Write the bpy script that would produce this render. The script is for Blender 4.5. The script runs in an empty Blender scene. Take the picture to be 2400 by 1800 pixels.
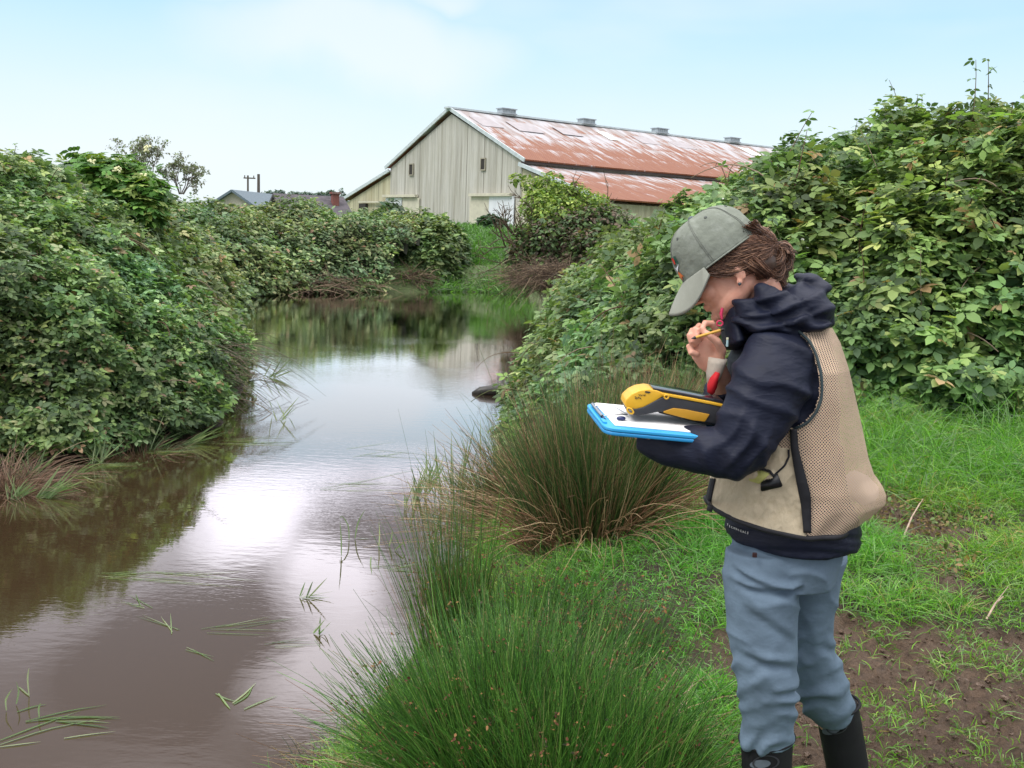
import bpy, bmesh, math, random
import numpy as np
from mathutils import Vector, Matrix, Quaternion
random.seed(7); RNG = np.random.default_rng(7)
C = bpy.context.scene.collection
SC = bpy.context.scene

# ------------------------------------------------------------------ camera
FPX = 2333.0; PITCH = math.radians(8.72); ROLL = math.radians(2.3); CAMZ = 2.1
_f = np.array([0, math.cos(PITCH), -math.sin(PITCH)])
_u0 = np.array([0, math.sin(PITCH), math.cos(PITCH)]); _r0 = np.array([1.0, 0, 0])
_r = math.cos(ROLL)*_r0 + math.sin(ROLL)*_u0
_u = math.cos(ROLL)*_u0 - math.sin(ROLL)*_r0
CAM = np.array([0, 0, CAMZ])
cd = bpy.data.cameras.new('camera'); cd.sensor_width = 36; cd.lens = FPX/2400*36
cd.clip_start = 0.05; cd.clip_end = 5000
co = bpy.data.objects.new('camera', cd); C.objects.link(co)
co.matrix_world = Matrix(((_r[0], _u[0], -_f[0], 0), (_r[1], _u[1], -_f[1], 0), (_r[2], _u[2], -_f[2], CAMZ), (0, 0, 0, 1)))
SC.camera = co
def ray(px, py): return _f + (px-1200)/FPX*_r - (py-900)/FPX*_u
def onZ(px, py, z=0.0):
    d = ray(px, py); return CAM + d*((z-CAMZ)/d[2])
def W(px, py, Y):
    d = ray(px, py); return CAM + d*(Y/d[1])
def proj(p):
    q = np.asarray(p)-CAM; dz = q@_f
    return 1200+FPX*(q@_r)/dz, 900-FPX*(q@_u)/dz

# ------------------------------------------------------------------ light
SC.view_settings.view_transform = 'Standard'; SC.view_settings.look = 'None'
SC.view_settings.gamma = 1; SC.view_settings.exposure = 0.35
SUN_EL = math.radians(52); SUN_AZ = math.radians(235)     # azimuth clockwise from +Y
sl = bpy.data.lights.new('sun', 'SUN'); sl.energy = 1.1; sl.angle = math.radians(20); sl.color = (1, .96, .9)
so = bpy.data.objects.new('sun', sl); C.objects.link(so)
sd_ = Vector((math.sin(SUN_AZ)*math.cos(SUN_EL), math.cos(SUN_AZ)*math.cos(SUN_EL), math.sin(SUN_EL)))
so.rotation_euler = (-sd_).to_track_quat('-Z', 'Y').to_euler(); so.location = (0, 0, 40)

wd = bpy.data.worlds.new('World'); SC.world = wd; wd.use_nodes = True
nt = wd.node_tree; nt.nodes.clear(); N = nt.nodes.new; L = nt.links.new
out = N('ShaderNodeOutputWorld'); bg = N('ShaderNodeBackground'); bg.inputs[1].default_value = 1.0
L(bg.outputs[0], out.inputs[0])
sky = N('ShaderNodeTexSky'); sky.sky_type = 'NISHITA'; sky.sun_disc = False
sky.sun_elevation = SUN_EL; sky.sun_rotation = SUN_AZ
skm = N('ShaderNodeVectorMath'); skm.operation = 'SCALE'; skm.inputs['Scale'].default_value = 0.10
L(sky.outputs[0], skm.inputs[0])
tc = N('ShaderNodeTexCoord'); sx = N('ShaderNodeSeparateXYZ'); L(tc.outputs['Generated'], sx.inputs[0])
ramp = N('ShaderNodeValToRGB'); r_ = ramp.color_ramp
cols = [(0.0, (.76, .83, .87)), (.06, (.735, .825, .87)), (.11, (.66, .795, .87)), (.16, (.55, .75, .86)), (.20, (.45, .695, .845)), (.225, (.50, .70, .84)), (.24, (.87, .89, 1.0)), (.5, (.92, .90, .94)), (1, (.95, .93, .92))]
while len(r_.elements) < len(cols): r_.elements.new(.5)
for e, (p, c) in zip(r_.elements, cols): e.position = p; e.color = (*c, 1)
L(sx.outputs[2], ramp.inputs[0])
# thin cloud wisps near the horizon, heavier cloud higher up (seen only in the water)
mp = N('ShaderNodeMapping'); mp.inputs['Scale'].default_value = (1, 1, 3.2); L(tc.outputs['Generated'], mp.inputs[0])
nz = N('ShaderNodeTexNoise'); nz.inputs['Scale'].default_value = 2.6; nz.inputs['Detail'].default_value = 4; nz.inputs['Roughness'].default_value = .5; L(mp.outputs[0], nz.inputs[0])
def M(op, a, b=None, c=None, clamp=False):
    n = N('ShaderNodeMath'); n.operation = op; n.use_clamp = clamp
    for i, v in enumerate((a, b, c)):
        if v is None: continue
        if isinstance(v, (int, float)): n.inputs[i].default_value = v
        else: L(v, n.inputs[i])
    return n.outputs[0]
def MR(v, a, b, c, d):
    n = N('ShaderNodeMapRange'); n.interpolation_type = 'SMOOTHSTEP'; L(v, n.inputs[0])
    for i, q in enumerate((a, b, c, d)): n.inputs[i+1].default_value = q
    return n.outputs[0]
def blob(px, py, w):          # a cloud seen mirrored in the pond at this pixel
    d = ray(px, py); d = np.array([d[0], d[1], -d[2]]); d = d/np.linalg.norm(d)
    wv = N('ShaderNodeVectorMath'); wv.operation = 'SUBTRACT'; L(warp.outputs[0], wv.inputs[0]); wv.inputs[1].default_value = tuple(d)
    sc = N('ShaderNodeVectorMath'); sc.operation = 'MULTIPLY'; L(wv.outputs[0], sc.inputs[0]); sc.inputs[1].default_value = (1/w[0], 1/w[0], 1/w[1])
    ln = N('ShaderNodeVectorMath'); ln.operation = 'LENGTH'; L(sc.outputs[0], ln.inputs[0])
    return MR(ln.outputs['Value'], 0.35, 1.25, 1, 0)
nzv = N('ShaderNodeTexNoise'); nzv.inputs['Scale'].default_value = 5; nzv.inputs['Detail'].default_value = 4; L(tc.outputs['Generated'], nzv.inputs[0])
ws = N('ShaderNodeVectorMath'); ws.operation = 'MULTIPLY_ADD'; L(nzv.outputs['Color'], ws.inputs[0]); ws.inputs[1].default_value = (.16, .16, .16); ws.inputs[2].default_value = (-.08, -.08, -.08)
warp = N('ShaderNodeVectorMath'); warp.operation = 'ADD'; L(ws.outputs[0], warp.inputs[0]); L(tc.outputs['Generated'], warp.inputs[1])
bright = None
for px, py, w in ((850, 930, (.17, .05)), (680, 1090, (.12, .05)), (600, 1210, (.08, .05)), (740, 1410, (.075, .08)), (780, 1580, (.10, .06)), (960, 1080, (.08, .03))):
    b = blob(px, py, w); bright = b if bright is None else M('MAXIMUM', bright, b)
dark = None
for px, py, w in ((850, 1230, (.075, .035)), (430, 1480, (.10, .06))):
    b = blob(px, py, w); dark = b if dark is None else M('MAXIMUM', dark, b)
hi = MR(sx.outputs[2], .222, .275, 0, 1)
base_l = MR(nz.outputs[0], .35, .68, .6, 1.2)
lum = M('MULTIPLY_ADD', bright, 1.7, M('MULTIPLY', base_l, MR(sx.outputs[2], .33, .50, 1, .65)))
lum = M('SUBTRACT', lum, M('MULTIPLY', dark, .9))
lum = M('MAXIMUM', lum, .35)
over = MR(sx.outputs[2], .50, .8, 0, 2.4); lum = M('ADD', lum, over)
lum = M('ADD', M('MULTIPLY', hi, lum), M('SUBTRACT', 1, hi))
wis = M('MAXIMUM', MR(nz.outputs[0], .45, .75, 0, .5), M('MULTIPLY', bright, M('MULTIPLY', MR(sx.outputs[2], .07, .14, 0, .8), MR(sx.outputs[2], .20, .24, 1, 0))))
mixw = N('ShaderNodeMixRGB'); L(wis, mixw.inputs[0]); L(ramp.outputs[0], mixw.inputs[1]); mixw.inputs[2].default_value = (.76, .82, .87, 1)
cl = N('ShaderNodeVectorMath'); cl.operation = 'SCALE'; L(mixw.outputs[0], cl.inputs[0]); L(lum, cl.inputs['Scale'])
mx = N('ShaderNodeMixRGB'); mx.inputs[0].default_value = .90; L(skm.outputs[0], mx.inputs[1]); L(cl.outputs[0], mx.inputs[2])
L(mx.outputs[0], bg.inputs[0])

# ------------------------------------------------------------------ helpers
def tag(o, label=None, cat=None, group=None, kind=None):
    if label: o['label'] = label
    if cat: o['category'] = cat
    if group: o['group'] = group
    if kind: o['kind'] = kind
    return o
def empty(name, loc, label=None, cat=None, group=None, rz=0):
    o = bpy.data.objects.new(name, None); C.objects.link(o); o.location = tuple(loc); o.rotation_euler.z = rz
    return tag(o, label, cat, group)
def link(name, me, mat=None, parent=None, world=True):
    o = bpy.data.objects.new(name, me); C.objects.link(o)
    for m in (mat if isinstance(mat, (list, tuple)) else [mat]):
        if m: me.materials.append(m)
    if parent:
        o.parent = parent
        if world:                                   # vertices are in world space
            o.matrix_parent_inverse = _mw(parent).inverted()
    return o
def _mw(o):
    m = Matrix.LocRotScale(o.location, o.rotation_euler, o.scale)
    if o.parent: m = _mw(o.parent) @ o.matrix_parent_inverse @ m
    return m
def mesh_np(name, v, f, mat=None, parent=None, col=None, smooth=False, world=True, midx=None):
    """v (n,3); f (m,3) or (m,4) array or list of such arrays"""
    me = bpy.data.meshes.new(name); v = np.asarray(v, np.float32)
    fl = f if isinstance(f, list) else [f]; fl = [np.asarray(q, np.int32) for q in fl if len(q)]
    me.vertices.add(len(v)); me.vertices.foreach_set('co', v.ravel())
    loops = np.concatenate([q.ravel() for q in fl]); tot = np.concatenate([np.full(len(q), q.shape[1], np.int32) for q in fl])
    st = np.concatenate([[0], np.cumsum(tot)[:-1]]).astype(np.int32)
    me.loops.add(len(loops)); me.loops.foreach_set('vertex_index', loops)
    me.polygons.add(len(tot)); me.polygons.foreach_set('loop_start', st); me.polygons.foreach_set('loop_total', tot)
    if smooth: me.polygons.foreach_set('use_smooth', np.ones(len(tot), bool))
    if midx is not None: me.polygons.foreach_set('material_index', np.asarray(midx, np.int32))
    me.update(calc_edges=True); me.validate()
    if col is not None:
        a = me.color_attributes.new('tint', 'FLOAT_COLOR', 'POINT'); c = np.asarray(col, np.float32)
        if c.shape[1] == 3: c = np.hstack([c, np.ones((len(c), 1), np.float32)])
        a.data.foreach_set('color', c.ravel())
    return link(name, me, mat, parent, world)
def bm_obj(name, bm, mat=None, parent=None, smooth=False, world=True):
    me = bpy.data.meshes.new(name); bm.to_mesh(me); bm.free()
    if smooth:
        for p in me.polygons: p.use_smooth = True
    return link(name, me, mat, parent, world)
def T(x): return Matrix.Translation(Vector(x))
def add_box(bm, c, s, R=None, bevel=0):
    m = T(c) @ (R.to_4x4() if R else Matrix.Identity(4)) @ Matrix.Diagonal((s[0], s[1], s[2], 1))
    r = bmesh.ops.create_cube(bm, size=1, matrix=m)
    if bevel:
        es = list({e for v in r['verts'] for e in v.link_edges})
        bmesh.ops.bevel(bm, geom=es, offset=bevel, segments=2, affect='EDGES', profile=.6)
def add_ball(bm, c, r, R=None, seg=24):
    m = T(c) @ (R.to_4x4() if R else Matrix.Identity(4)) @ Matrix.Diagonal((r[0], r[1], r[2], 1))
    bmesh.ops.create_uvsphere(bm, u_segments=seg, v_segments=max(8, seg//2), radius=1, matrix=m)
def loft(bm, pts, n=20, sup=2.0, bref=(0, 1, 0), cap=True, endround=0.0, horiz=False):
    """pts: (x,y,z, ra, rb); ra across the screen, rb along bref"""
    P = [Vector(p[:3]) for p in pts]; rings = []
    for i, p in enumerate(P):
        t = (P[min(i+1, len(P)-1)]-P[max(i-1, 0)]).normalized()
        if horiz: t = Vector((0, 0, 1)) if t.z >= 0 else Vector((0, 0, -1))
        b = Vector(bref); b = (b - t*b.dot(t)).normalized(); a = b.cross(t)
        ra, rb = pts[i][3], pts[i][4]; ring = []
        for k in range(n):
            th = 2*math.pi*k/n; c, s = math.cos(th), math.sin(th)
            c = math.copysign(abs(c)**(2/sup), c); s = math.copysign(abs(s)**(2/sup), s)
            ring.append(bm.verts.new(p + a*(ra*c) + b*(rb*s)))
        rings.append(ring)
    for r0, r1 in zip(rings, rings[1:]):
        for k in range(n): bm.faces.new((r0[k], r0[(k+1) % n], r1[(k+1) % n], r1[k]))
    if cap:
        for ring, s in ((rings[0], -1), (rings[-1], 1)):
            c = sum((v.co for v in ring), Vector())/n
            i = 0 if s < 0 else -1
            t = (P[1]-P[0]).normalized() if s < 0 else (P[-1]-P[-2]).normalized()
            cv = bm.verts.new(c + t*s*endround*min(pts[i][3], pts[i][4]))
            for k in range(n):
                q = (ring[k], ring[(k+1) % n], cv); bm.faces.new(q if s > 0 else q[::-1])
    return rings
def remesh(bm, voxel, smooth=4, sf=.5):
    bmesh.ops.recalc_face_normals(bm, faces=bm.faces)
    me = bpy.data.meshes.new('tmp'); bm.to_mesh(me); bm.free()
    o = bpy.data.objects.new('tmp', me); C.objects.link(o)
    m = o.modifiers.new('r', 'REMESH'); m.mode = 'VOXEL'; m.voxel_size = voxel
    if smooth:
        s = o.modifiers.new('s', 'SMOOTH'); s.iterations = smooth; s.factor = sf
    dg = bpy.context.evaluated_depsgraph_get(); dg.update()
    me2 = bpy.data.meshes.new_from_object(o.evaluated_get(dg))
    bpy.data.objects.remove(o); bpy.data.meshes.remove(me)
    for p in me2.polygons: p.use_smooth = True
    return me2
def me_arrays(me):
    v = np.empty(len(me.vertices)*3, np.float32); me.vertices.foreach_get('co', v)
    n = np.empty(len(me.vertices)*3, np.float32); me.vertices.foreach_get('normal', n)
    return v.reshape(-1, 3), n.reshape(-1, 3)
def me_set(me, v): me.vertices.foreach_set('co', np.asarray(v, np.float32).ravel()); me.update()

def hash3(ix, iy, iz, s=0):
    h = (ix*374761393 + iy*668265263 + iz*2147483647 + s*1274126177) & 0xFFFFFFFF
    h = ((h ^ (h >> 13))*1274126177) & 0xFFFFFFFF
    return ((h ^ (h >> 16)) & 0xFFFF)/65535.0
def vnoise(x, y, z=None, s=0):
    x = np.asarray(x, float); y = np.asarray(y, float); z = np.zeros_like(x) if z is None else np.asarray(z, float)
    xi, yi, zi = (np.floor(a).astype(np.int64) for a in (x, y, z)); fx, fy, fz = x-xi, y-yi, z-zi
    fx, fy, fz = (a*a*(3-2*a) for a in (fx, fy, fz)); r = 0
    for dx in (0, 1):
        for dy in (0, 1):
            for dz in (0, 1):
                w = (fx if dx else 1-fx)*(fy if dy else 1-fy)*(fz if dz else 1-fz)
                r = r + w*hash3(xi+dx, yi+dy, zi+dz, s)
    return r
def fbm(x, y, z=None, s=0, o=4):
    r, a, t = 0, 1, 0
    x = np.asarray(x, float); y = np.asarray(y, float); z = None if z is None else np.asarray(z, float)
    for i in range(o):
        r = r + a*vnoise(x, y, z, s+i*17); t += a; a *= .5; x = x*2.03; y = y*2.03; z = None if z is None else z*2.03
    return r/t
def sstep(a, b, x):
    t = np.clip((x-a)/(b-a), 0, 1); return t*t*(3-2*t)

# ------------------------------------------------------------------ materials
class NT:
    def __init__(s, name):
        s.m = bpy.data.materials.new(name); s.m.use_nodes = True; s.t = s.m.node_tree; s.t.nodes.clear()
        s.out = s.n('ShaderNodeOutputMaterial')
    def n(s, ty, **k):
        q = s.t.nodes.new(ty)
        for a, b in k.items(): setattr(q, a, b)
        return q
    def l(s, a, b): s.t.links.new(a, b)
    def set(s, node, i, v):
        if isinstance(v, (int, float)): node.inputs[i].default_value = v
        elif isinstance(v, tuple): node.inputs[i].default_value = (*v, 1) if len(v) == 3 and node.inputs[i].type == 'RGBA' else v
        else: s.l(v, node.inputs[i])
    def math(s, op, a, b=0.0, clamp=False):
        q = s.n('ShaderNodeMath', operation=op, use_clamp=clamp); s.set(q, 0, a); s.set(q, 1, b); return q.outputs[0]
    def mix(s, f, a, b, mode='MIX'):
        q = s.n('ShaderNodeMixRGB', blend_type=mode); s.set(q, 0, f); s.set(q, 1, a); s.set(q, 2, b); return q.outputs[0]
    def coord(s, kind='Object', scale=(1, 1, 1), rot=(0, 0, 0)):
        t = s.n('ShaderNodeTexCoord'); m = s.n('ShaderNodeMapping'); m.inputs['Scale'].default_value = scale; m.inputs['Rotation'].default_value = rot
        s.l(t.outputs[kind], m.inputs[0]); return m.outputs[0]
    def noise(s, vec, scale=5, detail=4, rough=.55, out=0):
        q = s.n('ShaderNodeTexNoise'); s.l(vec, q.inputs[0]); q.inputs['Scale'].default_value = scale; q.inputs['Detail'].default_value = detail; q.inputs['Roughness'].default_value = rough
        return q.outputs[out]
    def mr(s, v, a, b, c=0, d=1, smooth=False):
        q = s.n('ShaderNodeMapRange'); s.set(q, 0, v)
        if smooth: q.interpolation_type = 'SMOOTHSTEP'
        for i, w in enumerate((a, b, c, d)): q.inputs[i+1].default_value = w
        return q.outputs[0]
    def bump(s, h, strength=.3, dist=.01):
        q = s.n('ShaderNodeBump'); q.inputs['Strength'].default_value = strength; q.inputs['Distance'].default_value = dist; s.l(h, q.inputs['Height']); return q.outputs[0]
    def pr(s, color, rough=.6, normal=None, **k):
        q = s.n('ShaderNodeBsdfPrincipled'); s.set(q, 'Base Color', color); s.set(q, 'Roughness', rough)
        if normal is not None: s.l(normal, q.inputs['Normal'])
        for a, b in k.items(): s.set(q, a.replace('_', ' '), b)
        s.l(q.outputs[0], s.out.inputs[0]); return q
def mat_simple(name, col, rough=.6, var=.15, scale=8, bump=.0, bscale=40, **k):
    t = NT(name); c = t.coord(); f = t.noise(c, scale)
    d = tuple(x*(1-var) for x in col); e = tuple(min(1, x*(1+var)) for x in col)
    nm = t.bump(t.noise(c, bscale, 3), bump, .004) if bump else None
    t.pr(t.mix(t.mr(f, .3, .7), d, e), rough, nm, **k); return t.m
def mat_leaf(name, rough=.45, trans=.25, spec=.5):
    t = NT(name); a = t.n('ShaderNodeAttribute', attribute_name='tint'); g = t.n('ShaderNodeNewGeometry')
    back = t.mix(.35, a.outputs['Color'], (.30, .34, .26)); col = t.mix(g.outputs['Backfacing'], a.outputs['Color'], back)
    p = t.pr(col, rough); p.inputs['Specular IOR Level'].default_value = spec
    tr = t.n('ShaderNodeBsdfTranslucent'); tc_ = t.mix(1.0, a.outputs['Color'], (1.1, 1.25, .5), 'MULTIPLY'); t.l(tc_, tr.inputs[0])
    ms = t.n('ShaderNodeMixShader'); ms.inputs[0].default_value = trans; t.l(p.outputs[0], ms.inputs[1]); t.l(tr.outputs[0], ms.inputs[2]); t.l(ms.outputs[0], t.out.inputs[0])
    return t.m
LEAF = mat_leaf('leaf_green', .60, .30, .38); GRASS = mat_leaf('grass_blade', .45, .35, .4); RUSH = mat_leaf('rush_stem', .4, .12, .5)
CANE = mat_leaf('cane_bark', .7, 0.0, .2)

# ------------------------------------------------------------------ vegetation builders (numpy)
def leaflet(L=1.0, Wd=.62, fold=.10, droop=.12):
    v = [(0, 0, 0)]
    for t, w in ((.30, .85), (.65, .8)):
        z = -droop*t*t
        v += [(-Wd/2*w, t*L, z+fold*w*.5), (0, t*L, z), (Wd/2*w, t*L, z+fold*w*.5)]
    v.append((0, L, -droop))
    f = [(0, 2, 1), (0, 3, 2), (1, 2, 5), (1, 5, 4), (2, 3, 6), (2, 6, 5), (4, 5, 7), (5, 6, 7)]
    return np.array(v, float), np.array(f)
def rotz(a): c, s = math.cos(a), math.sin(a); return np.array([[c, -s, 0], [s, c, 0], [0, 0, 1.]])
def join(ts):
    vs, fs, o = [], [], 0
    for v, f in ts: vs.append(v); fs.append(f+o); o += len(v)
    return np.vstack(vs), np.vstack(fs)
_l = leaflet()
def _part(rot, s, off):
    v = _l[0]*s; return v@rotz(rot).T + np.array(off), _l[1]
TRIF = join([_part(0, 1.0, (0, .25, 0)), _part(1.25, .85, (-.04, .12, 0)), _part(-1.25, .85, (.04, .12, 0))])
QUINT = join([_part(0, .9, (0, .3, 0)), _part(.95, .8, (-.04, .2, 0)), _part(-.95, .8, (.04, .2, 0)), _part(2.0, .6, (-.03, .08, 0)), _part(-2.0, .6, (.03, .08, 0))])
SINGLE = leaflet(1.0, .6, .1, .15)
NARROW = leaflet(1.0, .25, .05, .25)
PINN = join([_part(0, .8, (0, .9, 0))]+[_part(s*1.1, .75, (-s*.03, y, -.05*y)) for y in (.15, .45, .75) for s in (1, -1)])
def frames(nrm, head):
    n = nrm/np.linalg.norm(nrm, axis=1, keepdims=True)
    y = head - n*np.sum(head*n, 1, keepdims=True); y /= np.linalg.norm(y, axis=1, keepdims=True)+1e-9
    x = np.cross(y, n); return np.stack([x, y, n], axis=2)
def place(tpl, pos, R, s, col):
    v = np.einsum('nij,kj->nki', R, tpl[0])*s[:, None, None] + pos[:, None, :]
    f = tpl[1][None]+(np.arange(len(pos))*len(tpl[0]))[:, None, None]
    c = np.repeat(col, len(tpl[0]), axis=0)
    return v.reshape(-1, 3), f.reshape(-1, tpl[1].shape[1]), c
def cat3(lst):
    vs, fs, cs, o = [], [], [], 0
    for v, f, c in lst: vs.append(v); fs.append(f+o); cs.append(c); o += len(v)
    return np.vstack(vs), np.vstack(fs), np.vstack(cs)
def pick(cols, n, w=None, jit=.22):
    cols = np.array(cols); i = RNG.choice(len(cols), n, p=w)
    c = cols[i]*(1+jit*RNG.normal(size=(n, 1))).clip(.45, 1.7); return np.hstack([c.clip(0, 1), np.ones((n, 1))])
def leaf_cloud(pos, out, size, tpl, cols, w=None, up=1.0, jit=.5, head_up=-.25, var=.3, patch=0):
    n = len(pos)
    nrm = np.array([0, 0, up]) + out*.6 + jit*RNG.normal(size=(n, 3)); nrm[:, 2] = np.abs(nrm[:, 2])*.9+.1
    head = RNG.normal(size=(n, 3))*.7 + out; head[:, 2] += head_up
    s = size*(1+var*RNG.normal(size=n)).clip(.4, 1.8)
    c = pick(cols, n, w)
    if patch:
        a = fbm(pos[:, 0]*patch, pos[:, 1]*patch, pos[:, 2]*patch, s=55, o=3); b = fbm(pos[:, 0]*patch*.6+9, pos[:, 1]*patch*.6, pos[:, 2]*patch, s=57, o=2)
        c[:, :3] *= 1.12*(.66+.62*sstep(.3, .7, a))[:, None]; c[:, 0] *= .75+.6*b; c[:, 2] *= 1.3-.6*b
    return place(tpl, pos, frames(nrm, head), s, c)
def blades(base, d, Ln, wd, bend, seg=4, col=None, round_=False, bdir=None, tipw=.12):
    n = len(base); d = d/np.linalg.norm(d, axis=1, keepdims=True)
    if bdir is None:
        bdir = d*np.array([1, 1, 0]) + .35*RNG.normal(size=(n, 3))*np.array([1, 1, 0]); bdir /= np.linalg.norm(bdir, axis=1, keepdims=True)+1e-6
    t = np.linspace(0, 1, seg+1)[None, :, None]
    B = bend[:, None, None]; Lq = Ln[:, None, None]
    P = base[:, None] + d[:, None]*Lq*t*(1-.25*np.abs(B)*t) + (bdir[:, None]*.9 - np.array([0, 0, .75]))*Lq*B*t*t*.7
    tan = np.gradient(P, axis=1); tan /= np.linalg.norm(tan, axis=2, keepdims=True)+1e-9
    r = RNG.normal(size=(n, 1, 3)); s1 = np.cross(tan, r); s1 /= np.linalg.norm(s1, axis=2, keepdims=True)+1e-9
    w = wd[:, None, None]*((1-t)*(1-tipw)+tipw)**.6
    if not round_:
        w = w*np.where(t < .15, .6+.4*t/.15, 1)
        V = np.stack([P-s1*w*.5, P+s1*w*.5], 2); k = 2
        idx = np.arange(seg)[:, None]*2+np.array([[0, 1, 3, 2]])
    else:
        s2 = np.cross(tan, s1); k = 3
        V = np.stack([P+w*.5*(s1*math.cos(a)+s2*math.sin(a)) for a in (0, 2.094, 4.189)], 2)
        idx = np.concatenate([np.arange(seg)[:, None]*3+np.array([[a, (a+1) % 3, 3+(a+1) % 3, 3+a]]) for a in range(3)])
    nv = (seg+1)*k; F = idx[None]+(np.arange(n)*nv)[:, None, None]
    return V.reshape(-1, 3), F.reshape(-1, 4), np.repeat(col, nv, axis=0), P
def tubes(paths, radii, sides=5, col=(.2, .15, .1)):
    """list of (k,3) paths and (k,) radii -> one mesh"""
    vs, fs, cs, o = [], [], [], 0
    for P, R in zip(paths, radii):
        P = np.asarray(P, float); k = len(P); tan = np.gradient(P, axis=0); tan /= np.linalg.norm(tan, axis=1, keepdims=True)+1e-9
        ref = np.array([.3, .9, .2]) if abs(tan[0, 2]) > .8 else np.array([0, 0, 1.])
        a = np.cross(tan, ref); a /= np.linalg.norm(a, axis=1, keepdims=True)+1e-9; b = np.cross(tan, a)
        th = np.arange(sides)*2*math.pi/sides
        V = P[:, None]+np.asarray(R)[:, None, None]*(a[:, None]*np.cos(th)[None, :, None]+b[:, None]*np.sin(th)[None, :, None])
        i = np.arange(k-1)[:, None]*sides; j = np.arange(sides)[None]; jn = (j+1) % sides
        F = np.stack([i+j, i+jn, i+sides+jn, i+sides+j], 2).reshape(-1, 4)
        vs.append(V.reshape(-1, 3)); fs.append(F+o); o += len(V)*sides
        c = np.array(col if np.ndim(col) == 1 else col[len(vs)-1]); cs.append(np.repeat(np.append(c[:3], 1)[None], k*sides, 0))
    return np.vstack(vs), np.vstack(fs), np.vstack(cs)

# ------------------------------------------------------------------ pond outline and ground
_pl = [onZ(*p)[:2] for p in ((-200, 1112), (0, 1100), (160, 1085), (300, 1062), (430, 1040), (520, 1000), (560, 940), (580, 890))]
_pl += [np.array(p) for p in ((-4.9, 17), (-6.8, 23), (-7.9, 27.5))]
_pl += [onZ(*p)[:2] for p in ((700, 686), (870, 683), (960, 684), (1110, 683), (1230, 692), (1315, 705), (1300, 760), (1235, 840), (1200, 930), (1165, 1050), (1150, 1200), (1115, 1320), (1050, 1430), (950, 1560), (830, 1720), (760, 1800))]
_pl += [np.array(p) for p in ((-1.0, 2.6), (-1.5, 0), (-2.5, -4), (-16, -4), (-16, 7.6))]
POND = np.array(_pl)
def pond_sd(x, y):
    x = np.asarray(x, float); y = np.asarray(y, float); best = np.full(x.shape, 1e9); ins = np.zeros(x.shape, bool)
    for a, b in zip(POND, np.roll(POND, -1, axis=0)):
        e = b-a; L2 = e@e; t = np.clip(((x-a[0])*e[0]+(y-a[1])*e[1])/L2, 0, 1)
        best = np.minimum(best, (x-a[0]-t*e[0])**2+(y-a[1]-t*e[1])**2)
        c = ((a[1] > y) != (b[1] > y)); xi = (b[0]-a[0])*(y-a[1])/(b[1]-a[1]+1e-12)+a[0]; ins ^= c & (x < xi)
    return np.where(ins, -1, 1)*np.sqrt(best)
def mudmask(x, y):      # 1 = trodden mud
    n = fbm(x*1.5+3, y*1.5, s=5, o=3)
    m = sstep(.53, .62, n+.22*np.exp(-((y-3.35+.1*(x-1.2))/.65)**2)*(x > .2)-.12*sstep(4.3, 5.2, y)+.34*np.exp(-(((x-2.1)/.55)**2+((y-4.9)/.3)**2))-.05)
    return m*sstep(.62, 1.0, x)
def gz(x, y, rough=True):
    x = np.asarray(x, float); y = np.asarray(y, float); sd = pond_sd(x, y)
    right = .42+.16*np.clip(y-2.6, 0, 1.6)+.085*np.clip(y-4.2, 0, 6)+.05*np.clip(x-1.5, 0, 4)*sstep(4, 6, y)
    left = .22+.5*sstep(1.2, 3.5, sd)
    Tt = np.where(x+y*.15 > -1.0, right, left); Tt = Tt+(1.0-Tt)*sstep(9, 20, y); Tt = Tt+(0.5-Tt)*sstep(40, 70, y)
    z = np.where(sd < 0, np.maximum(-.7, sd*.7), Tt*(1-np.exp(-np.maximum(sd, 0)/.55)))
    if rough:
        near = (np.abs(x-1.5) < 4) & (y < 9)
        nz = .05*(fbm(x*1.3, y*1.3, s=2)-.5)
        m = mudmask(x, y)*near
        mud = -.02*m + m*(.11*(fbm(x*8, y*8, s=9, o=5)-.5)+.06*(np.abs(fbm(x*14, y*14, s=12, o=3)-.5)*-2+.3))
        z = z+(nz*2+mud)*sstep(0, .4, sd)
    return z
xs = np.concatenate([-np.geomspace(1500, 1.3, 60), np.arange(-1.2, 4.2, .018), np.geomspace(4.25, 1500, 55)])
ys = np.concatenate([-np.geomspace(60, .5, 12), np.arange(0, 1.6, .1), np.arange(1.6, 6.0, .02), np.geomspace(6.05, 3000, 110)])
X, Y = np.meshgrid(xs, ys); Zg = gz(X, Y)
nx, ny = len(xs), len(ys); ii = (np.arange(ny-1)[:, None]*nx+np.arange(nx-1)[None]).ravel()
mm = (mudmask(X, Y)*sstep(.1, .5, pond_sd(X, Y))).ravel()
far_ = sstep(15, 40, Y).ravel()
gc = np.array([.055, .040, .025])[None]*(1-mm[:, None]) + np.array([.125, .082, .053])[None]*mm[:, None]
gc = gc*(1-far_[:, None])+np.array([.07, .12, .03])[None]*far_[:, None]
t = NT('soil'); a = t.n('ShaderNodeAttribute', attribute_name='tint'); c = t.coord()
n1 = t.noise(c, 34, 8, .78); n2 = t.noise(c, 5, 4)
colr = t.mix(t.mr(n1, .3, .7), t.mix(1, a.outputs[0], (.38, .35, .33), 'MULTIPLY'), t.mix(1, a.outputs[0], (1.5, 1.45, 1.4), 'MULTIPLY'))  # crevice shade put into the colour, darker where the bumps sink
t.pr(colr, t.mr(n2, .35, .65, .45, .9), t.bump(n1, 1.0, .035))
mesh_np('ground', np.stack([X.ravel(), Y.ravel(), Zg.ravel()], 1), np.stack([ii, ii+1, ii+nx+1, ii+nx], 1), t.m, col=gc, smooth=True)['kind'] = 'structure'

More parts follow.
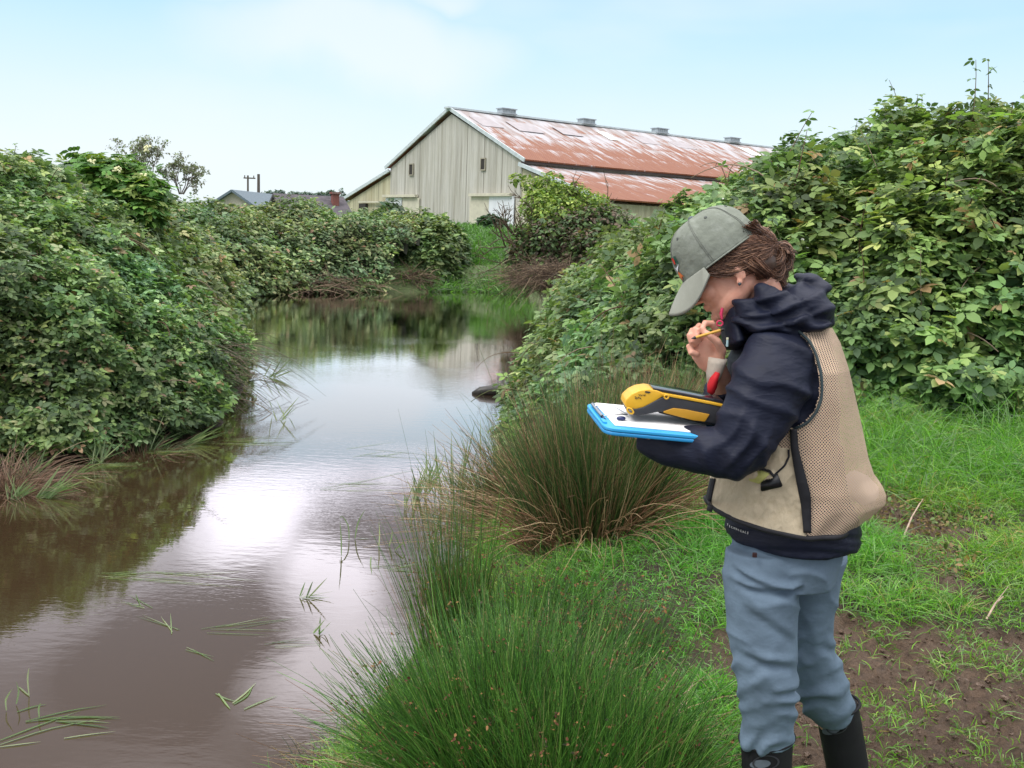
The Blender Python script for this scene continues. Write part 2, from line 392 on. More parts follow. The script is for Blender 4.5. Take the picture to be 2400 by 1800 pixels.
# water
t = NT('pond_water'); c = t.coord('Object', (1, 2.2, 1)); 
w1 = t.noise(c, 7, 3, .5); c2 = t.coord('Object', (.8, 3.0, 1)); w2 = t.noise(c2, 22, 2, .5); w3 = t.noise(t.coord('Object', (.3, .5, 1)), 1.0, 2)
h = t.math('ADD', t.math('MULTIPLY', w1, .6), t.math('MULTIPLY', w2, t.mr(w3, .42, .62, .0, .42)))
nm = t.bump(h, .085, .012)
geo = t.n('ShaderNodeNewGeometry')
dif = t.n('ShaderNodeBsdfDiffuse'); dif.inputs[0].default_value = (.042, .026, .014, 1)
gl = t.n('ShaderNodeBsdfGlossy'); gl.inputs[0].default_value = (1, .95, .95, 1); gl.inputs['Roughness'].default_value = .015; t.l(nm, gl.inputs['Normal'])
fr = t.n('ShaderNodeFresnel'); fr.inputs[0].default_value = 1.33; frs = t.math('ADD', t.math('MULTIPLY', fr.outputs[0], 2.1), .04, True)
ms = t.n('ShaderNodeMixShader'); t.l(frs, ms.inputs[0]); t.l(dif.outputs[0], ms.inputs[1]); t.l(gl.outputs[0], ms.inputs[2]); t.l(ms.outputs[0], t.out.inputs[0])
mesh_np('water', [(-16.5, -4.5, 0), (8, -4.5, 0), (8, 36, 0), (-16.5, 36, 0)], np.array([(0, 1, 2, 3)]), t.m)['kind'] = 'structure'

# ------------------------------------------------------------------ barn
def siding(name, c0, stain=(.20, .18, .13), yel=0.0):
    t = NT(name); c = t.coord('Object', (1, 1, 1)); sxy = t.n('ShaderNodeSeparateXYZ'); t.l(c, sxy.inputs[0])
    cc = t.math('ADD', sxy.outputs[0], sxy.outputs[1])
    wv = t.math('SINE', t.math('MULTIPLY', cc, 2*math.pi/.30))
    st = t.noise(t.coord('Object', (1.4, 1.4, .06)), 1.3, 6, .7); st2 = t.noise(t.coord('Object', (.5, .5, .5)), 1, 5, .6)
    sheet = t.noise(t.coord('Object', (1.1, 1.1, .16)), 1.0, 0, .5)
    fine = t.noise(t.coord('Object', (5, 5, .12)), 1.2, 3, .7)
    col = t.mix(t.mr(st, .42, .70, 0, .75), c0, stain); col = t.mix(t.mr(st2, .4, .75, 0, .35), col, (.42, .40, .31))
    col = t.mix(t.mr(fine, .45, .75, 0, .5), col, tuple(x*.55 for x in c0))
    col = t.mix(t.mr(sheet, .55, .60, 0, .12), col, (.40, .38, .30))
    # sheet joints: every 1.1 m, thin dark lines on some
    fr = t.math('FRACT', t.math('MULTIPLY', cc, 1/2.7)); ln = t.math('LESS_THAN', fr, .035)
    ln = t.math('MULTIPLY', ln, t.mr(t.noise(t.coord('Object', (.37, .37, .02)), 1, 1), .42, .5, 0, .75))
    col = t.mix(ln, col, (.10, .09, .065))
    t.pr(col, .75, t.bump(wv, .5, .03)); return t.m
M_SID = siding('barn_siding', (.55, .535, .49)); M_SIDY = siding('barn_siding_yellow', (.54, .51, .35), (.25, .20, .10))
t = NT('rusty_roof')          # object coords: x = down slope (u), y = along ridge
uvn = t.n('ShaderNodeUVMap'); sp = t.n('ShaderNodeSeparateXYZ'); t.l(uvn.outputs[0], sp.inputs[0])
def mpn(v, s, sc, d=4, r=.6):
    m = t.n('ShaderNodeMapping'); m.inputs['Scale'].default_value = s; t.l(v, m.inputs[0]); return t.noise(m.outputs[0], sc, d, r)
big = mpn(uvn.outputs[0], (.09, .045, 1), 1, 3); strk = mpn(uvn.outputs[0], (.28, 2.2, 1), 1, 5, .65); sheet = mpn(uvn.outputs[0], (.3, 1.2, 1), 1, 0)
rowj = t.math('FRACT', t.math('DIVIDE', sp.outputs[0], 3.1))
v = t.math('ADD', t.math('MULTIPLY', t.mr(strk, .3, .7), .62), t.math('ADD', t.math('MULTIPLY', t.mr(big, .3, .7), .35), t.math('MULTIPLY', t.mr(sheet, .3, .7), .25)))
v = t.math('ADD', v, t.mr(sp.outputs[0], 0, 15, -.38, .42)); v = t.math('ADD', v, t.mr(rowj, 0, 1, -.08, .1))
rust = t.mix(t.mr(strk, .35, .7), (.185, .052, .020), (.235, .088, .038)); gal = t.mix(t.mr(sheet, .4, .6), (.40, .39, .41), (.28, .24, .23))
fs = mpn(uvn.outputs[0], (.5, 5.5, 1), 1.3, 4, .75)
v = t.math('ADD', v, t.mr(fs, .3, .7, -.28, .28))
pale = t.mix(t.mr(v, .45, .7), gal, (.33, .19, .13)); col = t.mix(t.mr(v, .46, .66, 0, 1), pale, rust)
wv = t.math('SINE', t.math('MULTIPLY', sp.outputs[1], 2*math.pi/.25))
t.pr(col, .6, t.bump(wv, .5, .02)); M_ROOF = t.m
M_TRIM = mat_simple('weathered_trim', (.50, .56, .58), .6, .15, 3); M_CREAM = mat_simple('cream_door_board', (.56, .53, .42), .7, .12, 2)
M_WHITE = NT('white_door'); c = M_WHITE.coord('Object', (3, 3, .1)); M_WHITE.pr(M_WHITE.mix(M_WHITE.mr(M_WHITE.noise(c, 3, 4), .45, .7, 0, .5), (.74, .76, .80), (.5, .53, .60)), .6); M_WHITE = M_WHITE.m
M_DARK = mat_simple('dark_opening', (.03, .025, .022), .8); M_VENT = mat_simple('galvanised_vent', (.33, .37, .40), .5, .2, 2)
M_SKYL = mat_simple('roof_light_sheet', (.82, .82, .78), .5, .06, 1); M_GSHEET = mat_simple('grey_roof_sheet', (.34, .31, .32), .6, .12, 1.5)

Lb = W(813, 465, 108); Rb = W(1398, 461, 75)
Lb[2] = Rb[2] = (Lb[2]+Rb[2])/2
mid = (Lb+Rb)/2; ax = (Rb-Lb)[:2]; BW = float(np.linalg.norm(ax)); ax = ax/BW
ang = math.atan2(ax[1], ax[0])
def on_gable(px, py):        # local (across, z) where the pixel's ray meets the gable plane
    d = ray(px, py); n = np.array([-ax[1], ax[0], 0]); s = (n@(mid-CAM))/(n@d); p = CAM+d*s
    return float((p-mid)[:2]@ax), float(p[2])
BZ = .2; BL = 135.0
apx = on_gable(1053, 256); brR = on_gable(1216, 366); brL = on_gable(910, 389)
hb = BW/2; RZ = apx[1]; bx = (brR[0]-brL[0])/2; bz = (brR[1]+brL[1])/2; ez = float(Rb[2])
print('barn', BW, math.degrees(ang), 'ridge', apx, 'break', brL, brR, 'eave', ez)
barn = empty('barn', (mid[0], mid[1], BZ), 'huge gabled corrugated barn with rust streaked roof beyond the far end of the pond', 'barn', rz=ang)
def lp(name, bm, m, par=None, smooth=False): return bm_obj(name, bm, m, par or barn, smooth, world=False)
g = BZ
def prism(bm, poly, y0, y1):
    a = [bm.verts.new((x, y0, z-g)) for x, z in poly]; b = [bm.verts.new((x, y1, z-g)) for x, z in poly]; n = len(poly)
    bm.faces.new(a); bm.faces.new(b[::-1])
    for i in range(n): bm.faces.new((a[i], b[i], b[(i+1) % n], a[(i+1) % n]))
bm = bmesh.new(); prism(bm, [(-bx, g), (bx, g), (bx, bz-.3), (0, RZ-.45), (-bx, bz-.3)], 0, BL); bmesh.ops.recalc_face_normals(bm, faces=bm.faces); lp('wall', bm, M_SID)
for s in (-1, 1):
    bm = bmesh.new(); P_ = [(s*(bx+.01), g), (s*hb, g), (s*hb, ez-.42), (s*(bx+.01), bz-.90)]
    prism(bm, P_, .05, BL); bmesh.ops.recalc_face_normals(bm, faces=bm.faces); lp('lean_to_wall', bm, M_SIDY)
def roof_sheet(name, x0, z0, x1, z1, y0, y1, u0, mat=M_ROOF, th=.12, off=.06):
    bm = bmesh.new(); uv = bm.loops.layers.uv.new('UVMap'); dx, dz = x1-x0, z1-z0; Ls = math.hypot(dx, dz); nx_, nz_ = -dz/Ls, dx/Ls
    if nz_ < 0: nx_, nz_ = -nx_, -nz_
    ny = max(1, int((y1-y0)/6)); rows = []
    for j in range(ny+1):
        y = y0+(y1-y0)*j/ny; sag = -.05*math.sin(j*1.3)-.04*math.sin(j*.61)
        if (y1-y0) < 20: sag = 0
        rows.append([bm.verts.new((x0+nx_*off, y, z0+nz_*off-g+sag)), bm.verts.new((x1+nx_*off, y, z1+nz_*off-g+sag*.5)),
                     bm.verts.new((x1+nx_*(off-th), y, z1+nz_*(off-th)-g+sag*.5)), bm.verts.new((x0+nx_*(off-th), y, z0+nz_*(off-th)-g+sag))])
    for a, b in zip(rows, rows[1:]):
        for k in range(4): bm.faces.new((a[k], a[(k+1) % 4], b[(k+1) % 4], b[k]))
    bm.faces.new(rows[0]); bm.faces.new(rows[-1][::-1]); bmesh.ops.recalc_face_normals(bm, faces=bm.faces)
    for f in bm.faces:
        for l in f.loops:
            q = l.vert.co; l[uv].uv = (u0+math.hypot(q.x-x0, q.z+g-z0), q.y+(37 if x1 < 0 else 0))
    return lp(name, bm, mat)
for s in (-1, 1):
    roof_sheet('main_roof', 0, RZ, s*(bx+.5), bz-.25, -.22, BL, 0)
    dx_, dz_ = hb+.5-bx, ez-.15-(bz-.75)
    roof_sheet('lean_to_roof', s*(bx-.1), bz-.58, s*(hb+.6), ez-.15, -.22, BL, 4.6)
    bm = bmesh.new(); sl_ = math.hypot(bx+.5, RZ-bz+.25); Rm = Matrix.Rotation(s*math.atan2(RZ-bz+.25, bx+.5), 3, 'Y')
    add_box(bm, (s*(bx+.5)/2+s*.02, -.28, (RZ+bz-.25)/2-g+.02), (sl_+.3, .12, .30), Rm); lp('barge_board', bm, M_TRIM)
    bm = bmesh.new(); w_ = hb+.7-bx; h_ = bz-.58-ez+.15; Rm = Matrix.Rotation(s*math.atan2(h_, w_), 3, 'Y')
    add_box(bm, (s*(bx-.1+hb+.6)/2, -.28, (bz-.58+ez-.15)/2-g+.02), (math.hypot(w_, h_), .12, .30), Rm); lp('barge_board', bm, M_TRIM)
bm = bmesh.new(); add_box(bm, (0, BL/2-.3, RZ+.06-g), (.7, BL+.6, .16)); lp('ridge_cap', bm, M_TRIM)
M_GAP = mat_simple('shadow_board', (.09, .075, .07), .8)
bm = bmesh.new(); add_box(bm, (bx+.3, BL/2-.3, bz-.42-g), (.12, BL, .20)); lp('clerestory_shadow_board', bm, M_GAP)  # shade of the step between the roofs put into this board's dark colour
# ridge vents at the pixels where the ridge carries them
def along_ridge(px):
    nrm = np.array([ax[0], ax[1], 0]); py = 256+.1142*(px-1054); d = ray(px, py); s = (nrm@(mid-CAM))/(nrm@d); p = CAM+d*s
    return float((p-mid)[:2]@np.array([-ax[1], ax[0]]))
for px in (1187, 1374, 1546, 1716, 1865):
    y = along_ridge(px); bm = bmesh.new()
    add_box(bm, (0, y, RZ+.38-g), (.9, 1.5, .34)); add_box(bm, (0, y, RZ+.58-g), (1.1, 1.7, .08)); add_box(bm, (0, y, RZ+.14-g), (1.2, 1.6, .10))
    for k in range(5): add_box(bm, (.46, y-.6+k*.3, RZ+.38-g), (.04, .05, .33))
    lp('roof_vent', bm, M_VENT)
def on_slope(px, py):   # (x, y_along) on the main right roof
    sl = (bz-.25-RZ)/(bx+.5); d = ray(px, py)
    # plane: z = RZ + sl*xloc
    e1 = np.array([ax[0], ax[1], 0]); n = np.array([0, 0, 1.])-sl*e1
    p0 = np.array([mid[0], mid[1], RZ]); s = (n@(p0-CAM))/(n@d); p = CAM+d*s
    return float((p-p0)@e1), float((p-mid)[:2]@np.array([-ax[1], ax[0]]))
sl_main = (bz-.25-RZ)/(bx+.5)
for (pa, pb, m_, nm, wdt) in (((1403, 310), (1447, 331), M_SKYL, 'skylight_sheet', 1.3), ((1738, 348), (1778, 367), M_SKYL, 'skylight_sheet', 1.6),
        ((1120, 277), (1160, 300), M_GSHEET, 'patched_sheet', 2.2), ((1210, 289), (1250, 312), M_GSHEET, 'patched_sheet', 2.8), ((1310, 301), (1350, 320), M_GSHEET, 'patched_sheet', 2.4), ((1495, 322), (1530, 340), M_GSHEET, 'patched_sheet', 2.4), ((1583, 334), (1612, 350), M_GSHEET, 'patched_sheet', 2.6)):
    a_, b_ = on_slope(*pa), on_slope(*pb); x0, x1 = a_[0], b_[0]; ym = (a_[1]+b_[1])/2
    roof_sheet(nm, x0, RZ+sl_main*x0, x1, RZ+sl_main*x1, ym-wdt/2, ym+wdt/2, 0, m_, .03, .10)
def panel(name, m, p0, p1, dy=-.09, th=.10, zlow=None, parent=None):
    a_, b_ = on_gable(*p0), on_gable(*p1); z0 = b_[1] if zlow is None else zlow; z1 = a_[1]
    bm = bmesh.new(); add_box(bm, ((a_[0]+b_[0])/2, dy, (z0+z1)/2-g), (abs(b_[0]-a_[0]), th, abs(z1-z0)), bevel=.01); return lp(name, bm, m, parent)
def window(p0, p1):
    w = panel('window', M_DARK, p0, p1, -.04, .12); a_, b_ = on_gable(*p0), on_gable(*p1); bm = bmesh.new()
    xa, xb, za, zb = a_[0], b_[0], b_[1], a_[1]
    for cx_, cz_, sx_, sz_ in ((xa-.05, (za+zb)/2, .1, zb-za+.2), (xb+.05, (za+zb)/2, .1, zb-za+.2), ((xa+xb)/2, zb+.05, xb-xa, .1), ((xa+xb)/2, za-.05, xb-xa, .1)): add_box(bm, (cx_, -.09, cz_-g), (sx_, .1, sz_))
    lp('frame', bm, mat_simple('window_frame_wood', (.33, .30, .23)), w)
window((962, 386), (969, 409)); window((1130, 373), (1138, 397))
panel('door', M_WHITE, (907, 464), (943, 520), -.12, .08, g+.1); panel('door', M_CREAM, (946, 464), (984, 520), -.10, .06, g+.1); panel('door_rail', M_CREAM, (904, 457), (981, 462.5), -.25, .35)
panel('door', M_CREAM, (1104, 461), (1148, 520), -.10, .06, g+.1); panel('door', M_WHITE, (1150, 460), (1206, 522), -.12, .08, g+.1); panel('door_rail', M_CREAM, (1107, 454), (1204, 460), -.25, .35)
panel('door', M_DARK, (846, 477), (861, 500), -.10, .3, g+.1); panel('door_rail', M_CREAM, (845, 472), (907, 475.5), -.2, .2); panel('door_rail', M_CREAM, (1222, 473), (1262, 478), -.2, .2); panel('door', M_CREAM, (1212, 480), (1262, 520), -.10, .06, g+.1)

# ------------------------------------------------------------------ houses, poles, distant trees
M_SHED = mat_simple('beige_shed_wall', (.50, .46, .38), .8); M_SHR = mat_simple('blue_grey_shed_roof', (.12, .16, .19), .7)
M_DROOF = NT('dark_shingle_roof'); c = M_DROOF.coord('Object', (1, 1, 3)); M_DROOF.pr(M_DROOF.mix(M_DROOF.mr(M_DROOF.noise(c, 2.5, 5, .7), .35, .7), (.05, .045, .052), (.115, .10, .115)), .85); M_DROOF = M_DROOF.m
M_BRICK = NT('chimney_brick'); c = M_BRICK.coord('Object', (1, 1, 1)); bt = M_BRICK.n('ShaderNodeTexBrick'); M_BRICK.l(c, bt.inputs[0]); bt.inputs['Scale'].default_value = 5; bt.inputs[1].default_value = (.22, .06, .045, 1); bt.inputs[2].default_value = (.15, .05, .04, 1); bt.inputs[3].default_value = (.25, .2, .18, 1); M_BRICK.pr(bt.outputs[0], .9); M_BRICK = M_BRICK.m
def gable_house(name, ctr, yaw, w, l, eave, ridge, mw, mr, label, over=.4):
    e = empty(name, (ctr[0], ctr[1], .5), label, 'house', rz=yaw)
    bm = bmesh.new(); a = [bm.verts.new(p) for p in ((-w/2, 0, 0), (w/2, 0, 0), (w/2, 0, eave), (0, 0, ridge), (-w/2, 0, eave))]; b = [bm.verts.new((v.co.x, l, v.co.z)) for v in a]
    bm.faces.new(a); bm.faces.new(b[::-1])
    for i in range(5): bm.faces.new((a[i], b[i], b[(i+1) % 5], a[(i+1) % 5]))
    bmesh.ops.recalc_face_normals(bm, faces=bm.faces); bm_obj('wall', bm, mw, e, world=False)
    bm = bmesh.new(); s = (ridge-eave)/(w/2)
    for sg in (-1, 1):
        L_ = math.hypot(w/2+over, s*(w/2+over)); add_box(bm, (sg*(w/2+over)/2, l/2, ridge-s*(w/2+over)/2+.1), (L_, l+2*over, .16), Matrix.Rotation(sg*math.atan(s), 3, 'Y'))
    rf = bm_obj('roof', bm, mr, e, world=False); return e, rf
p = W(548, 500, 74); gable_house('shed', p, math.radians(-8), 3.6, 8, 2.5, 3.62, M_SHED, M_SHR, 'small beige gabled shed with blue grey roof edge behind the left thicket')
pa = W(655, 450, 62); pb = W(812, 462, 64); hd_ = math.atan2(pb[1]-pa[1], pb[0]-pa[0]); hl = float(np.linalg.norm((pb-pa)[:2]))
# long roof ridge runs left to right
hs, rf = gable_house('house', (pa[0], pa[1]), hd_-math.pi/2, 7.0, hl-.6, 1.2, 3.15, mat_simple('white_gable_wall', (.72, .74, .74), .8), M_DROOF, 'low house with dark shingle roof and brick chimney left of the barn')
bm = bmesh.new(); add_box(bm, (.9, .76*hl, 2.80), (.42, .40, 1.4)); add_box(bm, (.9, .76*hl, 3.5), (.6, .56, .12)); bm_obj('chimney', bm, M_BRICK, rf, world=False).parent = rf
M_POLE = mat_simple('pole_wood', (.10, .085, .07), .9)
for px, py0, Yd, r, arm, lab in ((581, 411, 95, .11, True, 'thinner utility pole with short crossarm right of the beige shed'), (606, 408, 80, .14, False, 'thicker plain utility pole between the shed and the dark roofed house')):
    tp = W(px, py0, Yd); e = empty('utility_pole', (tp[0], tp[1], .4), lab, 'utility pole', 'utility poles behind the left bank')
    v, f, c = tubes([[(tp[0], tp[1], .3), (tp[0], tp[1], 3), (tp[0], tp[1], tp[2])]], [[r, r*.9, r*.75]], 10); mesh_np('pole', v, f, M_POLE, e)
    if arm:
        bm = bmesh.new(); add_box(bm, (tp[0]+.15, tp[1], tp[2]-.25), (1.1, .1, .12)); add_box(bm, (tp[0]-.3, tp[1], tp[2]-.1), (.08, .08, .2)); add_box(bm, (tp[0]+.55, tp[1], tp[2]-.1), (.08, .08, .2)); bm_obj('crossarm', bm, M_POLE, e)

def rand_dirs(n):
    d = RNG.normal(size=(n, 3)); return d/np.linalg.norm(d, axis=1, keepdims=True)
def branch_paths(base, height, spread, n0=5, depth=4, r0=.04, lean=(0, 0), wig=.12, taper=.62, ratio=.68, up=.5):
    paths, rads, tips = [], [], []
    def grow(p, d, L_, r, k):
        pts = [p.copy()]; m = 5; dd = d.copy()
        for i in range(m):
            dd = dd+RNG.normal(size=3)*wig+np.array([0, 0, .05*up]); dd /= np.linalg.norm(dd); pts.append(pts[-1]+dd*L_/m)
        paths.append(np.array(pts)); rads.append(np.linspace(r, r*taper, m+1))
        if k == 0: tips.append((pts[-1], dd)); return
        for j in range(random.choice((2, 3))):
            q = RNG.normal(size=3)*spread; nd = dd+q+np.array([0, 0, up*.25]); nd /= np.linalg.norm(nd)
            grow(pts[random.choice((3, 4, 5))], nd, L_*ratio*random.uniform(.8, 1.15), r*taper, k-1)
    for i in range(n0):
        a = 2*math.pi*i/n0+random.random(); d = np.array([math.cos(a)*spread*.7+lean[0], math.sin(a)*spread*.7+lean[1], 1.0]); d /= np.linalg.norm(d)
        grow(np.array(base, float)+np.array([math.cos(a), math.sin(a), 0])*.05*n0*r0*8, d, height*.42, r0, depth)
    return paths, rads, tips
def tree(name, label, cat, base, height, clumps, cols, leaf, nleaf, tpl=SINGLE, trunk_col=(.10, .08, .06), group=None, r0=.06, n0=4, depth=3, jit=.6, spread=.5, lean=(0, 0), mat=LEAF):
    e = empty(name, base, label, cat, group)
    pth, rd, tips = branch_paths(base, height, spread, n0, depth, r0, lean)
    v, f, c = tubes(pth, rd, 6, trunk_col); mesh_np('trunk', v, f, CANE, e, c, smooth=True)
    pos, out = [], []
    tot = sum(cr[1]**2 for cr in clumps)
    for cc, cr in clumps:
        k = int(nleaf*cr**2/tot); d = rand_dirs(k); r = cr*(.45+.6*RNG.random(k)**.6)
        nzv_ = fbm(d[:, 0]*2.5+cc[0], d[:, 1]*2.5+cc[1], d[:, 2]*2.5, s=3, o=2); r = r*(.75+.6*nzv_)
        q = np.array(cc)+d*r[:, None]*np.array([1, 1, .85]); keep = fbm(q[:, 0]*4/cr, q[:, 1]*4/cr, q[:, 2]*4/cr, s=8, o=2) > .40
        pos.append(q[keep]); out.append(d[keep])
    pos = np.vstack(pos); out = np.vstack(out)
    v, f, c = leaf_cloud(pos, out, leaf, tpl, cols, jit=jit); mesh_np('crown', v, f, mat, e, c)
    return e
# trees along the horizon, distance haze put into their blue-grey colours, each a tree of its own
FAR_HAZED = [(.10, .15, .14), (.13, .19, .17), (.16, .22, .20)]
for i, (px, py, wpx) in enumerate(((635, 447, 26), (655, 446, 22), (690, 448, 30), (722, 450, 26), (752, 450, 24), (776, 447, 16), (800, 446, 12), (610, 452, 22), (700, 452, 20))):
    Yd = 210+8*(i % 3); tp = W(px, py, Yd); h_ = tp[2]-.5; rw = wpx/FPX*Yd/2
    nm = ('pointed dark conifer rising behind the dark shingle roof' if i == 6 else None)
    cl = [((tp[0]+rw*.5*math.cos(a), tp[1]+rw*.5*math.sin(a), tp[2]-rw*.55-rw*.4*k), rw*.6) for k in range(3) for a in (0, 2, 4)] if i != 6 else [((tp[0], tp[1], tp[2]-.8*k), .5+.28*k) for k in range(6)]
    tree('far_tree' if i != 6 else 'conifer_tree', nm or 'leafy tree hazed blue grey on the horizon seen over the roofs between shed and barn', 'tree', (tp[0], tp[1], .5), h_*.8, cl, FAR_HAZED, .5, 1500, SINGLE, (.15, .17, .17), None if nm else 'blue grey trees on the horizon', r0=.3, n0=2, depth=2)

# ------------------------------------------------------------------ bramble thickets
BR = [(.125, .225, .065), (.080, .155, .055), (.185, .28, .085), (.055, .105, .042), (.26, .33, .11), (.28, .20, .10)]
BRW = [.34, .24, .2, .14, .06, .02]
BRG = [(.155, .24, .095), (.105, .175, .075), (.22, .29, .13), (.065, .115, .05), (.29, .32, .16), (.26, .18, .11)]
def polyline_sd(x, y, pl):      # distance behind a front line (positive to the left of its direction)
    best = np.full(x.shape, 1e9); sg = np.ones(x.shape); pl = [np.array(q, float) for q in pl]
    for a, b in zip(pl, pl[1:]):
        e = b-a; t = np.clip(((x-a[0])*e[0]+(y-a[1])*e[1])/(e@e), 0, 1); d = np.hypot(x-a[0]-t*e[0], y-a[1]-t*e[1])
        cr = e[0]*(y-a[1])-e[1]*(x-a[0]); m = d < best-1e-9; best = np.where(m, d, best); sg = np.where(m, np.sign(cr), sg)
    return best*sg
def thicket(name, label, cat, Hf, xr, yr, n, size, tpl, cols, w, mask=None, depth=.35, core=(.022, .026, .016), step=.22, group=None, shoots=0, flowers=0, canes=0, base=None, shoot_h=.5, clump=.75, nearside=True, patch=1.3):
    """a mound given by its height field Hf(x, y): dark core sheet that blocks the view through, leaves over and inside its skin, canes, shoots"""
    def mk(x, y): return np.ones_like(x, bool) if mask is None else mask(x, y)
    gx, gy = np.meshgrid(np.arange(xr[0], xr[1]+step, step), np.arange(yr[0], yr[1]+step, step))
    H = Hf(gx, gy); ok = mk(gx, gy) & (H > .12)
    if base is None: base = (float(gx[ok].mean()), float(gy[ok].mean()), .3)
    e = empty(name, base, label, cat, group)
    # dark core sheet added under the leaves to block the view through
    ny_, nx_ = gx.shape; i = (np.arange(ny_-1)[:, None]*nx_+np.arange(nx_-1)[None]); okc = ok[:-1, :-1] & ok[1:, :-1] & ok[:-1, 1:] & ok[1:, 1:]; i = i[okc]
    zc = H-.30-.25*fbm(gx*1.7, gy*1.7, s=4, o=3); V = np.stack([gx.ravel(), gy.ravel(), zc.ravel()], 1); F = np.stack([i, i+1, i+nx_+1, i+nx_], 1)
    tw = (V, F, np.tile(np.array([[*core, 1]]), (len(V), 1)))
    # area weighted samples of the skin
    N0 = n*6; x = RNG.uniform(*xr, N0); y = RNG.uniform(*yr, N0); ep = .08
    h = Hf(x, y); hx = (Hf(x+ep, y)-h)/ep; hy = (Hf(x, y+ep)-h)/ep; A = np.sqrt(1+hx**2+hy**2)
    nr = np.stack([-hx/A, -hy/A, 1/A], 1); P = np.stack([x, y, h], 1)
    facing = np.sum(nr*(CAM-P), 1) > -.35*np.linalg.norm(CAM-P, axis=1) if nearside else np.ones(N0, bool)
    k = mk(x, y) & (h > .1) & (RNG.random(N0) < np.minimum(A, 9)/4.5) & facing
    P, nr = P[k][:n], nr[k][:n]; m = len(P)
    if mk is not None and m < n: print(name, 'leaves', m, 'of', n)
    cl = fbm(P[:, 0]*3.1, P[:, 1]*3.1, P[:, 2]*3.4, s=21, o=3); off = (cl-.5)*clump + (RNG.random(m)-.75)*depth
    P = P+nr*off[:, None]; P[:, 2] = np.maximum(P[:, 2], .03)
    v1 = leaf_cloud(P, nr, size, tpl, cols, w, up=.9, jit=.50, var=.42, patch=patch); parts = [v1]
    cn = []; cr = []
    if shoots:
        j = RNG.choice(m, shoots*4); j = j[nr[j, 2] > .45][:shoots]
        for q in j:
            L_ = shoot_h*RNG.uniform(.35, 1.1); d = np.array([RNG.normal()*.2, RNG.normal()*.2, 1.0]); d /= np.linalg.norm(d); s = np.linspace(0, 1, 6)[:, None]
            pth = P[q]-d*.15+d*L_*s+np.array([RNG.normal()*.15, RNG.normal()*.1, 0])*L_*s**2; cn.append(pth); cr.append(np.linspace(.006, .002, 6))
            kk = 7; tt = np.linspace(.25, 1, kk); pp = np.array([pth[0]+(pth[-1]-pth[0])*a for a in tt]); az = RNG.uniform(0, 6.28)+np.arange(kk)*2.4
            oo = np.stack([np.cos(az), np.sin(az), np.full(kk, .1)], 1); parts.append(leaf_cloud(pp+oo*.02, oo, size*.75, tpl, cols, w, up=.9, jit=.2))
    v, f, c = cat3(parts); mesh_np('foliage', v, f, LEAF, e, c)
    for q in range(canes):
        j = RNG.integers(m); d = nr[j]*.3+RNG.normal(size=3)*[1, 1, .5]; d /= np.linalg.norm(d); L_ = RNG.uniform(.3, 1.0); s = np.linspace(0, 1, 8)[:, None]
        cn.append(P[j]-nr[j]*.12+d*L_*s+nr[j]*.12*np.sin(s*3.1)*L_-np.array([0, 0, .35])*L_*s**2); cr.append(np.linspace(.008, .003, 8)*max(1, size/.16))
    if cn:
        cc = [random.choice([(.10, .05, .035), (.16, .11, .07), (.09, .10, .04), (.22, .17, .12)]) for _ in cn]
        v, f, c = cat3([tw, tubes(cn, cr, 4, cc)]); mesh_np('twigs', v, f, CANE, e, c, smooth=True)  # canes and shoots joined with the dark core sheet
    else: mesh_np('twigs', *tw[:2], CANE, e, tw[2], smooth=True)  # without canes this is the dark core sheet alone
    if flowers:
        j = RNG.choice(m, flowers); fl = place(SINGLE, (P[j]+nr[j]*.06), frames(nr[j]+.4*RNG.normal(size=(flowers, 3)), RNG.normal(size=(flowers, 3))), np.full(flowers, size*.28), np.tile([[.75, .75, .70, 1]], (flowers, 1)))
        fl2 = place(SINGLE, (P[j]+nr[j]*.06), frames(nr[j]+.4*RNG.normal(size=(flowers, 3)), RNG.normal(size=(flowers, 3))), np.full(flowers, size*.28), np.tile([[.7, .7, .65, 1]], (flowers, 1)))
        v, f, c = cat3([fl, fl2]); mesh_np('blossom', v, f, LEAF, e, c)
    return e

# --- left bank
def HL(x, y):
    sd = pond_sd(x, y); und = fbm(x*.33, y*.33, s=31, o=2)-.5; fine = fbm(x*1.1, y*1.1, s=33, o=2)-.5
    hm = 2.93-.12*sstep(13, 7, y)-.20*sstep(15, 22, y)+.7*und
    foot = .10-.05*sstep(8.8, 11, y)+.45*sstep(17, 22, y)+.35*(fbm(x*.8, y*.8, s=35)-.5)
    return hm*(1-np.exp(-np.maximum(sd+foot, 0)/1.6))+fine*.85*sstep(0, .5, sd+.1)+.0
leftside = lambda x, y: (x < -1.2)
thicket('bramble_thicket', 'broad bramble thicket nearest on the left, overhanging the water at the bottom left', 'bramble', HL, (-10.5, -2.4), (6.5, 13.6), 130000, .056, TRIF, BRG+BR, [.12, .1, .09, .07, .03, .02, .2, .14, .12, .08, .02, .01], lambda x, y: (y < 13.4+.5*np.sin(x*2)) & (pond_sd(x, y) < 4.2), group='bramble thickets on the left bank', shoots=160, flowers=260, canes=260, shoot_h=.38)
thicket('bramble_thicket', 'middle bramble thicket on the left bank behind the big near one', 'bramble', HL, (-15, -3.4), (13.2, 22.5), 80000, .095, TRIF, BRG, [.3, .25, .22, .12, .08, .03], lambda x, y: (y >= 13.4+.5*np.sin(x*2)) & (y < 22.2) & (pond_sd(x, y) < 4.5), group='bramble thickets on the left bank', shoots=60, flowers=200, canes=80, step=.3)
